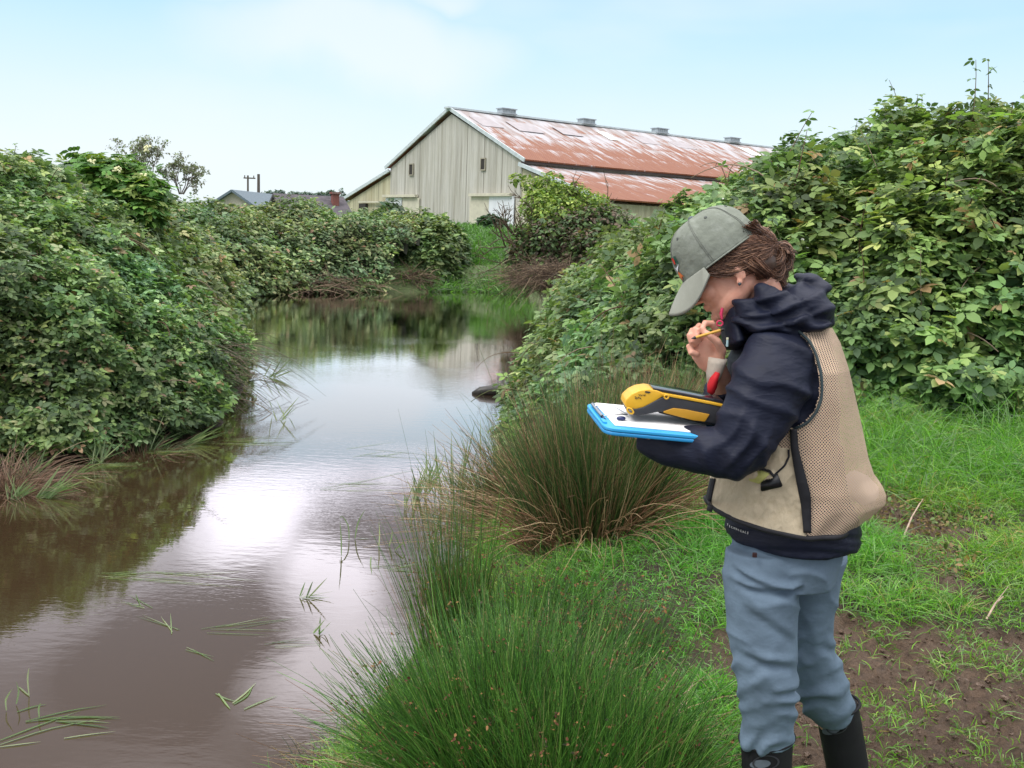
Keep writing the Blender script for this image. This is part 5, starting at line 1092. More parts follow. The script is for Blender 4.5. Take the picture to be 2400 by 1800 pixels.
def conform_disc(nm, px, py, Y, wpx, hpx, ang_, m_, par, lift, ring=False):
    me_ = par.data; v, n = me_arrays(me_); P_ = []
    from mathutils.bvhtree import BVHTree
    if not hasattr(conform_disc, 'c'): conform_disc.c = {}
    if par.name not in conform_disc.c: conform_disc.c[par.name] = BVHTree.FromPolygons([Vector(q) for q in v.tolist()], [tuple(p.vertices) for p in me_.polygons])
    tr = conform_disc.c[par.name]; bm = bmesh.new(); rr = []
    for k, sc in enumerate(((0, .35, .7, 1.0) if not ring else (.86, 1.0))):
        ringv = []
        for i in range(24 if sc else 1):
            a = 2*math.pi*i/24; x_, y_ = wpx/2*sc*math.cos(a), hpx/2*sc*math.sin(a); qx, qy = px+x_*math.cos(ang_)-y_*math.sin(ang_), py+x_*math.sin(ang_)+y_*math.cos(ang_)
            d = ray(qx, qy); d = Vector(d/np.linalg.norm(d)); hit = tr.ray_cast(Vector(CAM), d)
            p = (hit[0]+hit[1]*(-lift if hit[1].dot(d) > 0 else lift)) if hit[0] else Vector(W(qx, qy, Y)); ringv.append(bm.verts.new(p))
        rr.append(ringv)
    for a, b in zip(rr, rr[1:]):
        for i in range(len(b)):
            j = (i+1) % len(b)
            if len(a) == 1: bm.faces.new((a[0], b[i], b[j]))
            else: bm.faces.new((a[i], b[i], b[j], a[j]))
    return bm_obj(nm, bm, m_, par, True)
conform_disc('pull_patch', 1950, 1707, 2.6, 46, 26, -.35, LOGO, b2, .002); conform_disc('pull_ring', 1962, 1700, 2.6, 52, 38, -.35, LOGO2, b2, .003, True)
conform_disc('pull_patch', 1782, 1790, 2.4, 48, 20, -.1, LOGO, b1, .002); conform_disc('pull_ring', 1795, 1786, 2.4, 62, 34, -.1, LOGO2, b1, .003, True)

# --- jacket
bm = bmesh.new()
def torso(rows, d, sup=2.2): return [R((l+r)/2, py, YB, (r-l)/2/FPX*YB-d, b-d) for py, l, r, b in rows]
JR = [(1258, 1697, 2014, .178), (1235, 1695, 2016, .180), (1195, 1697, 2012, .180), (1150, 1700, 1990, .178), (1100, 1700, 1980, .178), (1000, 1700, 1965, .180), (920, 1700, 1962, .185), (850, 1705, 1955, .185), (800, 1725, 1940, .165), (765, 1745, 1915, .125), (735, 1765, 1890, .08)]
loft(bm, torso(JR, .004), 40, endround=.1, horiz=True)
# near sleeve
loft(bm, [R(1848, 800, 2.37, .055, .055), R(1828, 845, 2.325, .088, .070), R(1806, 900, 2.285, .092, .072), R(1778, 960, 2.265, .082, .068), R(1748, 1020, 2.25, .072, .062), R(1728, 1062, 2.245, .058, .056), R(1718, 1078, 2.245, .045, .05)], 28, endround=.5)
loft(bm, [R(1770, 1040, 2.25, .056, .056), R(1722, 1058, 2.248, .060, .058), R(1660, 1058, 2.275, .053, .054), R(1600, 1050, 2.31, .047, .050), R(1550, 1036, 2.345, .040, .046), R(1518, 1022, 2.37, .034, .044)], 26, endround=.1)
# far sleeve
loft(bm, [R(1810, 820, 2.58, .07, .07), R(1765, 900, 2.60, .07, .065), R(1735, 990, 2.59, .06, .06), R(1715, 1030, 2.57, .052, .052)], 22, endround=.5)
loft(bm, [R(1722, 1030, 2.57, .052), R(1704, 965, 2.51, .047), R(1684, 905, 2.455, .040)], 22, endround=.1)
me = remesh(bm, .0055, 7, .5); v, n = me_arrays(me); pr_ = np.array([proj(q) for q in v]); pxv, pyv = pr_[:, 0], pr_[:, 1]
def wrap_fold(cx, cy, ang_, per, warp, s):     # folds running along direction ang_
    u = (pxv-cx)*-math.sin(ang_)+(pyv-cy)*math.cos(ang_); w_ = (pxv-cx)*math.cos(ang_)+(pyv-cy)*math.sin(ang_)
    q_ = .5-.5*np.cos(2*math.pi*(u/per+warp*fbm(w_/150, u/110, s=s, o=2))); return q_**2.2*(.25+1.1*fbm(w_/80, u/50, s=s+50, o=2))
arm = sstep(2.42, 2.33, v[:, 1])*(pyv < 1130)
elb = np.exp(-(((pxv-1745)/70)**2+((pyv-1035)/60)**2))
f1 = wrap_fold(1780, 900, .45, 70, 1.5, 3); f2 = wrap_fold(1740, 1040, -.9, 42, 1.2, 8); f3 = wrap_fold(1800, 900, 1.25, 95, 1.6, 13)
hem = sstep(1215, 1240, pyv)
hemf = ridge(((pyv-1290-(pxv-1850)*.05)/34) % 1.0)
f4 = wrap_fold(1790, 900, .75, 30, 1.6, 23)
disp = arm*(.010*f1*(1-elb)+.010*f2*elb+.005*f3)+.003*(fbm(v[:, 0]*11, v[:, 1]*11, v[:, 2]*11, s=15, o=2)-.5)*2+hem*(.004*hemf+.003*wrap_fold(1850, 1270, .1, 22, 1.5, 19))
me_set(me, v+n*disp[:, None].astype(np.float32)); jacket = link('jacket', me, NAVY, person)
# hem band and cord stopper
# hood bunched round the neck
bm = bmesh.new()
def hb_(px, py, Y, rx, ry, rz, ry_=0.0): add_ball(bm, Vector(W(px, py, Y)), (rx, ry, rz), Matrix.Rotation(ry_, 3, 'Y'), 24)
hb_(1880, 715, 2.43, .072, .13, .050, .25); hb_(1905, 672, 2.47, .036, .085, .028, -.15); hb_(1890, 652, 2.48, .030, .07, .016, .0); hb_(1835, 722, 2.35, .085, .055, .036, .55)
hb_(1780, 745, 2.36, .075, .055, .030, .50); hb_(1865, 752, 2.36, .080, .075, .022, .12); hb_(1800, 765, 2.35, .085, .06, .018, .1); hb_(1735, 752, 2.42, .042, .070, .030, .6); hb_(1912, 735, 2.46, .036, .10, .040, .2)
hb_(1740, 748, 2.42, .030, .060, .034, .4)
hb_(1850, 700, 2.56, .08, .05, .04, .4); hb_(1780, 745, 2.55, .08, .05, .035, .4)
me = remesh(bm, .0045, 5, .5); v, n = me_arrays(me); pr_ = np.array([proj(q) for q in v]); pxv, pyv = pr_[:, 0], pr_[:, 1]
f1 = wrap_fold(1850, 720, -.32, 36, 1.4, 33); f2 = wrap_fold(1850, 720, -.75, 60, 1.4, 37)
nkc = np.array(nk1)[:2]
me_set(me, v+n*(.009*f1+.005*f2-.004)[:, None].astype(np.float32)); hood = link('hood', me, NAVY, jacket)
bm = bmesh.new(); loft(bm, [R(1722, 810, 2.41, .024, .085), R(1713, 770, 2.42, .022, .075), R(1712, 728, 2.43, .013, .058)], 20, endround=.5); add_ball(bm, Vector(W(1728, 735, 2.40)), (.028, .045, .022), Matrix.Rotation(.6, 3, 'Y')); me = remesh(bm, .004, 6); link('collar', me, NAVY, jacket)
PINK = mat_simple('pink_cord', (.55, .03, .10), .5, .1)
zp = empty('zipper_pull', W(1692, 750, 2.36)); zp.parent = jacket; zp.matrix_parent_inverse = _mw(jacket).inverted()
v_, f_, c_ = tubes([[W(1693, 722, 2.365), W(1690, 735, 2.362), W(1692, 748, 2.362)]], [[.0035, .004, .003]], 6); mesh_np('cord', v_, f_, PINK, zp, smooth=True)
c0 = W(1687, 758, 2.355); v_, f_, c_ = tubes([[c0+np.array([.007*math.cos(a), 0, .006*math.sin(a)]) for a in np.linspace(0, 6.283, 17)]], [[.0022]*17], 6); mesh_np('toggle', v_, f_, PINK, zp, smooth=True)
# jacket hem writing
def text_obj(txt, size, mw, m_, parent, name='lettering', ext=.0004, align='CENTER', shear=0):
    cu = bpy.data.curves.new('t', 'FONT'); cu.body = txt; cu.size = size; cu.extrude = ext; cu.align_x = align; cu.align_y = 'CENTER'; cu.shear = shear; cu.space_character = 1.12
    o = bpy.data.objects.new('t', cu); C.objects.link(o); dg = bpy.context.evaluated_depsgraph_get(); dg.update(); me_ = bpy.data.meshes.new_from_object(o.evaluated_get(dg)); bpy.data.objects.remove(o); me_.transform(mw); me_.materials.clear()
    return link(name, me_, m_, parent)
from mathutils.bvhtree import BVHTree
def bvh(o): v, n = me_arrays(o.data); return BVHTree.FromPolygons([Vector(q) for q in v.tolist()], [tuple(p.vertices) for p in o.data.polygons])
JB = bvh(jacket)
def hitp(tr, px, py, lift=.002, Y=2.3):
    d = ray(px, py); d = Vector(d/np.linalg.norm(d)); h = tr.ray_cast(Vector(CAM), d)
    if not h[0]: return Vector(W(px, py, Y)), Vector((0, -1, 0))
    nn = h[1] if h[1].dot(d) < 0 else -h[1]; return h[0]+nn*lift, nn
WHT = mat_simple('white_lettering', (.75, .75, .72), .6, .05)
lab = empty('lettering', hitp(JB, 1732, 1240)[0]); lab.parent = jacket; lab.matrix_parent_inverse = _mw(jacket).inverted()
for i, ch in enumerate('TECHNICALS'):
    px = 1708+5.2*i; py = 1231+2.05*i; p, nn = hitp(JB, px, py, .0035); p2, _n = hitp(JB, px+5, py+2.0, .0035)
    ex = (p2-p).normalized(); ez_ = nn; ey = ez_.cross(ex).normalized(); ez_ = ex.cross(ey)
    mw_ = Matrix(((ex.x, ey.x, ez_.x, p.x), (ex.y, ey.y, ez_.y, p.y), (ex.z, ey.z, ez_.z, p.z), (0, 0, 0, 1))); text_obj(ch, .0085, mw_, WHT, lab, 'letter')
bm = bmesh.new(); p, nn = hitp(JB, 1769, 1297, .004); add_box(bm, p+Vector((0, 0, -.004)), (.011, .006, .012), None, .002); bm_obj('cord_stopper', bm, mat_simple('red_black_toggle', (.035, .010, .010), .5), jacket)

# --- glove cuff at the wrist
CRM = cloth('cream_cuff_cloth', (.66, .57, .47), .9, .08, .4, .003, (20, 20, 20))
bm = bmesh.new(); loft(bm, [R(1680, 838, 2.385, .026, .026), R(1678, 850, 2.385, .024, .025), R(1673, 875, 2.39, .019, .023), R(1669, 898, 2.40, .013, .020)], 20, cap=True); cf = bm_obj('glove_cuff', bm, CRM, person, True)
bm = bmesh.new(); loft(bm, [R(1680, 872, 2.375, .008, .016), R(1674, 886, 2.375, .010, .020), R(1669, 905, 2.38, .012, .018), R(1667, 917, 2.38, .010, .012), R(1672, 922, 2.38, .006, .008)], 16, endround=.3); bm_obj('red_binding', bm, mat_simple('red_cloth', (.62, .012, .02), .7, .08), cf, True)

# --- vest
VR = [(752, 1735, 1938, .135), (790, 1722, 1957, .168), (850, 1702, 1975, .196), (950, 1692, 2000, .198), (1050, 1682, 2024, .198), (1090, 1676, 2040, .198), (1115, 1672, 2060, .198), (1132, 1668, 2068, .196), (1150, 1665, 2066, .196), (1172, 1661, 2040, .196), (1190, 1657, 2015, .196), (1204, 1654, 1995, .196)]
vy = np.array([r[0] for r in VR], float); vl = np.array([r[1] for r in VR], float); vr = np.array([r[2] for r in VR], float); vb = np.array([r[3] for r in VR])
nr_, nc_ = 130, 220; ty = np.linspace(752, 1204, nr_); G3 = np.zeros((nr_, nc_, 3))
for i, y_ in enumerate(ty):
    l, r, b = np.interp(y_, vy, vl), np.interp(y_, vy, vr), np.interp(y_, vy, vb); c0 = W((l+r)/2, y_, YB); ra = (r-l)/2/FPX*YB
    th = np.linspace(math.pi*1.0-.35, math.pi*2+1.25, nc_)
    c_, s_ = np.cos(th), np.sin(th); e2 = 2/2.15
    xx = c0[0]+ra*np.sign(c_)*np.abs(c_)**e2; yy = c0[1]+b*np.sign(s_)*np.abs(s_)**e2
    sagz = -.02*np.sin(th*1.0-2.2)*sstep(1100, 1204, y_)
    G3[i, :, 0] = xx; G3[i, :, 1] = yy; G3[i, :, 2] = c0[2]+sstep(1040, 1204, y_)*.024*np.clip(-(c_), -.1, 1)
# drape folds on the back: vertical gentle
bt_ = (G3[..., 0]-np.interp(0, [0, 1], [0, 1])); ang_g = np.linspace(0, 1, nc_)[None]
fold = .0045*np.sin(ang_g*60+3*fbm(ang_g*6+np.zeros((nr_, 1)), np.linspace(0, 2, nr_)[:, None]+0*ang_g, s=4))*np.linspace(.3, 1, nr_)[:, None]
G3[..., 1] -= fold*.7; G3[..., 0] += fold*.4
PXY = np.array([[proj(G3[i, j]) for j in range(nc_)] for i in range(nr_)]); vx_, vyy = PXY[..., 0], PXY[..., 1]
nearv = G3[..., 1] < YB+.02
def inpoly(x, y, poly):
    ins = np.zeros(x.shape, bool); m_ = len(poly)
    for i in range(m_):
        (x1, y1), (x2, y2) = poly[i], poly[(i+1) % m_]; cnd = ((y1 > y) != (y2 > y)); ins ^= cnd & (x < (x2-x1)*(y-y1)/(y2-y1+1e-9)+x1)
    return ins
ARMH = [(1690, 790), (1745, 770), (1820, 772), (1868, 780), (1893, 800), (1908, 830), (1921, 880), (1922, 930), (1910, 965), (1890, 990), (1862, 1005), (1820, 1012), (1780, 1010), (1600, 1000), (1600, 790)]
hole = inpoly(vx_, vyy, ARMH) & nearv
stripx = lambda y: np.interp(y, [1000, 1050, 1120, 1180, 1245], [1862, 1868, 1885, 1898, 1896])      # right edge of side strip
stripl = lambda y: np.interp(y, [1000, 1050, 1120, 1180, 1245], [1850, 1852, 1862, 1876, 1880])
cell = np.zeros((nr_-1, nc_-1), int); cx_ = (vx_[:-1, :-1]+vx_[1:, 1:])/2; cyy = (vyy[:-1, :-1]+vyy[1:, 1:])/2; nn_ = nearv[:-1, :-1]; hl_ = hole[:-1, :-1] & hole[1:, 1:]
cell[:] = 1                                                                   # 1 back mesh
cell[nn_ & (cx_ < (stripx(cyy)+stripl(cyy))/2) & (cyy > 990)] = 3
cell[nn_ & (cx_ < stripl(cyy)) & (cyy > 990)] = 3
cell[nn_ & (cx_ < stripl(cyy)) & (cyy > 940) & (cyy < np.interp(cx_, [1700, 1790, 1855], [1030, 1040, 1052]))] = 4       # 4 side mesh
cell[nn_ & (cx_ < 1700) & (cyy < 990)] = 5                                    # nothing left of the armhole
cell[hl_] = 5
jj = np.arange(nc_-1)[None]+np.zeros((nr_-1, 1), int); cell[(~nn_) & (jj < 40)] = 5  # far side stays open at the front
frontedge = nn_ & (cx_ < np.interp(cyy, [1110, 1180, 1210], [1683, 1672, 1668]))
U = np.cumsum(np.concatenate([np.zeros((nr_, 1)), np.linalg.norm(np.diff(G3, axis=1), axis=2)], 1), 1); Vv = np.cumsum(np.concatenate([np.zeros((1, nc_)), np.linalg.norm(np.diff(G3, axis=0), axis=2)], 0), 0)
def mesh_mat(name, colr, hole_r, pit=.0076):
    t = NT(name); u = t.n('ShaderNodeUVMap'); s = t.n('ShaderNodeSeparateXYZ'); t.l(u.outputs[0], s.inputs[0])
    wp = t.math('MULTIPLY', t.math('SUBTRACT', t.noise(t.coord(), 18, 3), .5), .03)
    a = t.math('MULTIPLY', t.math('ADD', t.math('ADD', s.outputs[0], wp), s.outputs[1]), 1/pit); b = t.math('MULTIPLY', t.math('SUBTRACT', s.outputs[0], s.outputs[1]), 1/pit)
    fa = t.math('SUBTRACT', t.math('FRACT', a), .5); fb = t.math('SUBTRACT', t.math('FRACT', b), .5)
    r = t.math('SQRT', t.math('ADD', t.math('MULTIPLY', fa, fa), t.math('MULTIPLY', fb, fb)))
    hol = t.math('LESS_THAN', r, hole_r); p = t.pr(t.mix(t.mr(t.noise(t.coord(), 12, 3), .3, .7), tuple(x*.9 for x in colr), tuple(x*1.1 for x in colr)), .85, t.bump(r, .5, .0015))
    tr = t.n('ShaderNodeBsdfTransparent'); m_ = t.n('ShaderNodeMixShader'); t.l(hol, m_.inputs[0]); t.l(p.outputs[0], m_.inputs[1]); t.l(tr.outputs[0], m_.inputs[2]); t.l(m_.outputs[0], t.out.inputs[0]); return t.m
MESHM = mesh_mat('tan_mesh_fabric', (.62, .46, .33), .32)
vest = empty('vest', W(1870, 1100, 2.3)); vest.parent = person; vest.matrix_parent_inverse = _mw(person).inverted()
def part(name, code, m_, off=0.0, thick=.0015, pts=G3):
    ii_, jj_ = np.where(cell == code)
    Nn = np.cross(np.gradient(pts, axis=1), np.gradient(pts, axis=0)); Nn /= np.linalg.norm(Nn, axis=2, keepdims=True)+1e-9
    ctr = np.array([W(1860, 1000, YB)[0], YB]); sgn = np.sign(Nn[..., 0]*(pts[..., 0]-ctr[0])+Nn[..., 1]*(pts[..., 1]-ctr[1]))[..., None]; Q = (pts+Nn*sgn*off).reshape(-1, 3)
    F_ = np.stack([ii_*nc_+jj_, ii_*nc_+jj_+1, (ii_+1)*nc_+jj_+1, (ii_+1)*nc_+jj_], 1); us, inv = np.unique(F_, return_inverse=True); o = mesh_np(name, Q[us], inv.reshape(-1, 4), m_, vest, smooth=True)
    uv = o.data.uv_layers.new(name='UVMap'); li = np.empty(len(o.data.loops), np.int32); o.data.loops.foreach_get('vertex_index', li); fu = np.stack([U.ravel()[us], Vv.ravel()[us]], 1)[li]; uv.data.foreach_set('uv', fu.astype(np.float32).ravel())
    if thick: md = o.modifiers.new('s', 'SOLIDIFY'); md.thickness = thick; md.offset = 0
    return o
part('back_panel', 1, MESHM, 0, 0); part('side_mesh', 4, MESHM, 0, 0); 
G4 = G3.copy()
puff = .012*np.exp(-(((vx_-1760)/60)**2+((vyy-1140)/60)**2))+.010*(ridge(((vx_-1700)*.8+(vyy-1100)*.35)/46+fbm(vx_/60, vyy/60, s=6) % 1)*0)+.013*(fbm(vx_/34+.5*vyy/60, vyy/90, s=23, o=3)-.5)*2+.008*np.exp(-((vyy-1112-(vx_-1780)*.1)/9)**2)*(vx_ > 1735)*(vx_ < 1815)
G4[..., 1] -= puff*sstep(1228, 1195, vyy); canv = part('front_panel', 3, CANV, .003, .003, G4)
CB = bvh(canv)
def edge_tube(name, pix, r, m_, par, tr=None, Y=2.28, lift=.002, n=40):
    px = np.array(pix, float); t_ = np.linspace(0, 1, len(px)); tt = np.linspace(0, 1, n); xs_ = np.interp(tt, t_, px[:, 0]); ys_ = np.interp(tt, t_, px[:, 1]); P_ = []
    for x_, y_ in zip(xs_, ys_):
        if tr: P_.append(np.array(hitp(tr, x_, y_, lift, Y)[0]))
        else: P_.append(W(x_, y_, Y))
    P_ = np.array(P_); 
    for _ in range(3): P_[1:-1] = (P_[:-2]+2*P_[1:-1]+P_[2:])/4
    v_, f_, c_ = tubes([P_], [np.full(n, r)], 8); return mesh_np(name, v_, f_, m_, par, smooth=True)
# bindings follow the grid: bottom hem, armhole
vb_ = bvh(jacket)
row = [G3[nr_-1, j] for j in range(8, nc_-46)]; v_, f_, c_ = tubes([row], [np.full(len(row), .0075)], 8); mesh_np('hem_binding', v_, f_, NAVYD, vest, smooth=True)
ah = [(1868, 778), (1893, 800), (1908, 830), (1921, 880), (1922, 930), (1910, 965), (1890, 990), (1862, 1004), (1822, 1012)]
BKo = [o for o in vest.children if o.name.startswith('back_panel')][0]; BB = bvh(BKo)
edge_tube('armhole_binding', [(x+3, y) for x, y in ah], .0035, mat_simple('dark_teal_binding', (.03, .05, .055), .7), vest, BB, 2.30, .0035)
# pocket flap, pocket mouth
edge_tube('pocket_binding', [(1743, 1106), (1752, 1101), (1790, 1100), (1806, 1106), (1812, 1116)], .0032, NAVYD, vest, CB, 2.26, .004)
GB = BVHTree.FromPolygons([Vector(q) for q in G3.reshape(-1, 3).tolist()], [(i*nc_+j, i*nc_+j+1, (i+1)*nc_+j+1, (i+1)*nc_+j) for i in range(nr_-1) for j in range(nc_-1)])
def ribbon(name, lpts, rpts, m_, lift=.007, k=40):
    def rs(pl): pl = np.array(pl, float); t_ = np.linspace(0, 1, len(pl)); tt = np.linspace(0, 1, k); return np.stack([np.interp(tt, t_, pl[:, i]) for i in (0, 1)], 1)
    A, B = rs(lpts), rs(rpts); V_ = []
    for a, b in zip(A, B):
        for q in (0, .5, 1): x_, y_ = a*(1-q)+b*q; V_.append(np.array(hitp(GB, x_, y_, lift+(.001 if q == .5 else 0), 2.27)[0]))
    V_ = np.array(V_).reshape(k, 3, 3)
    for _ in range(3): V_[1:-1] = (V_[:-2]+2*V_[1:-1]+V_[2:])/4
    i = np.arange(k-1)[:, None]*3+np.array([[0, 1]]); i = i.ravel(); o = mesh_np(name, V_.reshape(-1, 3), np.stack([i, i+1, i+4, i+3], 1), m_, vest, smooth=True); md = o.modifiers.new('s', 'SOLIDIFY'); md.thickness = .003; return o
ribbon('side_strip', [(1851, 1004), (1853, 1050), (1864, 1120), (1877, 1180), (1882, 1247)], [(1868, 1004), (1871, 1050), (1887, 1110), (1900, 1160), (1899, 1247)], NAVYD)
ribbon('front_binding', [(1672, 1122), (1663, 1160), (1656, 1196)], [(1683, 1122), (1675, 1160), (1668, 1200)], NAVYD, .006)
edge_tube('pocket_seam', [(1848, 1052), (1850, 1070), (1838, 1092), (1812, 1116)], .0024, NAVYD, vest, CB, 2.26, .003)
# the roll carried in the back pouch
bm = bmesh.new(); loft(bm, [R(2030, 1120, 2.44, .010, .08), R(2024, 1132, 2.44, .020, .10), R(2012, 1146, 2.44, .024, .11), R(1994, 1160, 2.44, .016, .09)], 20, endround=.7); o = bm_obj('cloth_roll', bm, mat_simple('pale_roll_cloth', (.62, .50, .44), .7, .06), None, True); tag(o, 'pale rolled cloth inside the bulging back pouch of the tan vest', 'cloth roll')
# notebook and black case in the side pocket
def slab(name, quad, th, m_, lift=.006, tr=CB, label=None, cat=None, parent=None, n=1):
    P_ = [hitp(tr, x, y, lift, 2.26) for x, y in quad]; nn = sum((q[1] for q in P_), Vector()).normalized(); c_ = sum((q[0] for q in P_), Vector())/len(P_)
    P2 = [q[0]-nn*((q[0]-c_).dot(nn)) for q in P_]; bm = bmesh.new(); a = [bm.verts.new(p) for p in P2]; b = [bm.verts.new(p-nn*th) for p in P2]; m__ = len(a); bm.faces.new(a); bm.faces.new(b[::-1])
    for i in range(m__): bm.faces.new((a[i], b[i], b[(i+1) % m__], a[(i+1) % m__]))
    bmesh.ops.recalc_face_normals(bm, faces=bm.faces); bmesh.ops.bevel(bm, geom=bm.edges[:], offset=th*.2, segments=2, affect='EDGES'); o = bm_obj(name, bm, m_, parent, True)
    if label: tag(o, label, cat)
    return o
slab('black_case', [(1785, 1130), (1822, 1108), (1832, 1137), (1788, 1152)], .010, mat_simple('black_leather', (.008, .008, .010), .35, .1), .010, label='small flat black case sticking out of the cream vest pocket', cat='case')
slab('yellow_notebook', [(1752, 1108), (1788, 1104), (1805, 1112), (1783, 1134), (1758, 1126)], .006, mat_simple('yellow_green_paper', (.42, .42, .13), .8, .12), .005, label='yellow green folded notebook peeking from the cream vest pocket', cat='notebook')
# pen clipped at the chest
e = empty('pen', W(1704, 810, 2.33), 'small pale green pen clipped to the front of the navy jacket near the raised hand', 'pen')
v_, f_, c_ = tubes([[W(1705, 797, 2.335), W(1704, 812, 2.335)]], [[.0028, .0028]], 8); mesh_np('barrel', v_, f_, mat_simple('pale_blue_pen', (.35, .50, .52), .4), e, smooth=True)
v_, f_, c_ = tubes([[W(1705, 796, 2.335), W(1705, 791, 2.335)]], [[.003, .003]], 8); mesh_np('pen_cap', v_, f_, mat_simple('cream_pen_cap', (.6, .6, .42), .4), e, smooth=True)

# --- pencil
e = empty('pencil', W(1655, 785, 2.345), 'short yellow pencil with a dark tip held between finger and thumb', 'pencil')
pa_, pb_ = W(1630, 791, 2.334), W(1688, 774, 2.345)
dv = (pb_-pa_); 
v_, f_, c_ = tubes([[pa_, pb_]], [[.0037, .0037]], 6); mesh_np('shaft', v_, f_, mat_simple('yellow_pencil_paint', (.62, .34, .05), .35, .05), e)
v_, f_, c_ = tubes([[pa_-dv*.17, pa_-dv*.05, pa_]], [[.0005, .0035, .0039]], 8); mesh_np('tip', v_, f_, mat_simple('dark_lead', (.02, .018, .02), .4), e)
v_, f_, c_ = tubes([[pb_, pb_+dv*.13]], [[.004, .0036]], 8); mesh_np('ferrule', v_, f_, mat_simple('dark_cap', (.03, .02, .015), .4), e)

# --- clipboard with papers and clip
BLUE = mat_simple('sky_blue_plastic', (.035, .36, .72), .38, .06, 12)
cbx = empty('clipboard', W(1540, 985, 2.36), 'thick sky blue plastic clipboard held level on the forearm, papers clipped on top', 'clipboard')
F1, F2_, B1_, B0_ = W(1418, 1002, 2.255), W(1720, 1029, 2.235), W(1372, 944, 2.47), W(1362, 957, 2.43)
ex = (F2_-F1); Lx = np.linalg.norm(ex); ex /= Lx; by = (B1_-F1); by = by-0*ex; Lb_ = np.linalg.norm(by); by /= Lb_; nz_ = np.cross(ex, by); nz_ /= np.linalg.norm(nz_)
if nz_[2] < 0: nz_ = -nz_
def CBp(u, v, w): return Vector(F1+ex*u+by*v+nz_*w)
outl = [(0, 0), (Lx, 0), (Lx+.0, Lb_), (.0, Lb_)]
def rounded(outl, r, k=5):
    out_ = []; m_ = len(outl)
    for i in range(m_):
        p0, p1, p2 = (np.array(outl[j % m_], float) for j in (i-1, i, i+1)); a = p1+(p0-p1)/np.linalg.norm(p0-p1)*r; b = p1+(p2-p1)/np.linalg.norm(p2-p1)*r
        for t in np.linspace(0, 1, k): out_.append((1-t)**2*a+2*t*(1-t)*p1+t*t*b)
    return out_
def plate(name, ol, w0, w1, m_, par, fr=CBp, bev=.0015):
    bm = bmesh.new(); a = [bm.verts.new(fr(p[0], p[1], w1)) for p in ol]; b = [bm.verts.new(fr(p[0], p[1], w0)) for p in ol]; n_ = len(a); bm.faces.new(a); bm.faces.new(b[::-1])
    for i in range(n_): bm.faces.new((a[i], b[i], b[(i+1) % n_], a[(i+1) % n_]))
    bmesh.ops.recalc_face_normals(bm, faces=bm.faces)
    if bev:
        es = [e_ for e_ in bm.edges if len({v_ in a for v_ in e_.verts}) == 1 and len(e_.link_faces) == 2 and any(len(f.verts) > 4 for f in e_.link_faces)]; bmesh.ops.bevel(bm, geom=es, offset=bev, segments=3, affect='EDGES', profile=.6)
    return bm_obj(name, bm, m_, par)
ol = rounded(outl, .03); plate('board', ol, -.0085, 0, BLUE, cbx, bev=.003); plate('bottom_shell', rounded(outl, .03), -.0185, -.0095, mat_simple('blue_plastic_shell', (.022, .27, .58), .4, .06, 12), cbx, bev=.004)
PAP = mat_simple('white_paper', (.80, .80, .80), .8, .03)
for k, (o1, rz_) in enumerate(((0, 0), (.003, .02))):
    q = [(.028+o1, .022+o1), (.245, .020+o1), (.262, .10), (.262, Lb_-.006), (.022+o1, Lb_-.002)]; plate('paper', q, .0008+k*.0014, .0018+k*.0014, PAP, cbx, bev=0)
ST = NT('steel'); ST.pr((.55, .57, .62), .25, Metallic=1.0); ST = ST.m
c1, c2 = .010, .030
v_, f_, c_ = tubes([[CBp(c1, .075, .006), CBp(c1, .185, .006)], [CBp(c1, .08, .006), CBp(c2+.02, .085, .012), CBp(c2+.045, .10, .010), CBp(c2+.03, .16, .010), CBp(c1, .175, .006)]], [[.004, .004], [.0016]*5], 8); mesh_np('clip', v_, f_, ST, cbx, smooth=True)
v_, f_, c_ = tubes([[CBp(c1+.002, .06, .004), CBp(c1+.004, .13, .005), CBp(c1+.004, .20, .004)]], [[.003]*3], 8); mesh_np('clip_bar', v_, f_, mat_simple('navy_clip_bar', (.05, .09, .20), .4), cbx, smooth=True)
bm = bmesh.new(); add_ball(bm, CBp(.052, .065, .008), (.011, .0075, .0055)); bm_obj('clip_grip', bm, mat_simple('blue_grip', (.012, .02, .09), .35), cbx, True)
bm = bmesh.new(); add_box(bm, CBp(.008, .05, .002), (.010, .03, .006), Matrix((ex, by, nz_)).transposed(), .002); bm_obj('latch', bm, BLUE, cbx)

# --- yellow field computer lying on the papers, nose tipped down to the left
dev = empty('handheld_gps', W(1560, 945, 2.36), 'yellow and black rugged handheld data logger lying on the papers of the blue clipboard', 'handheld computer')
YEL = mat_simple('yellow_plastic', (.72, .40, .025), .38, .06, 10); YEL2 = mat_simple('amber_side_panel', (.50, .25, .015), .45, .08, 10); GRY = mat_simple('charcoal_rubber', (.030, .030, .034), .5, .15, 30, .2, 400); SCR = mat_simple('dark_glass', (.02, .022, .03), .1, .05)
YN, YF = 2.305, 2.405
yd = lambda s: YN+(YF-YN)*s
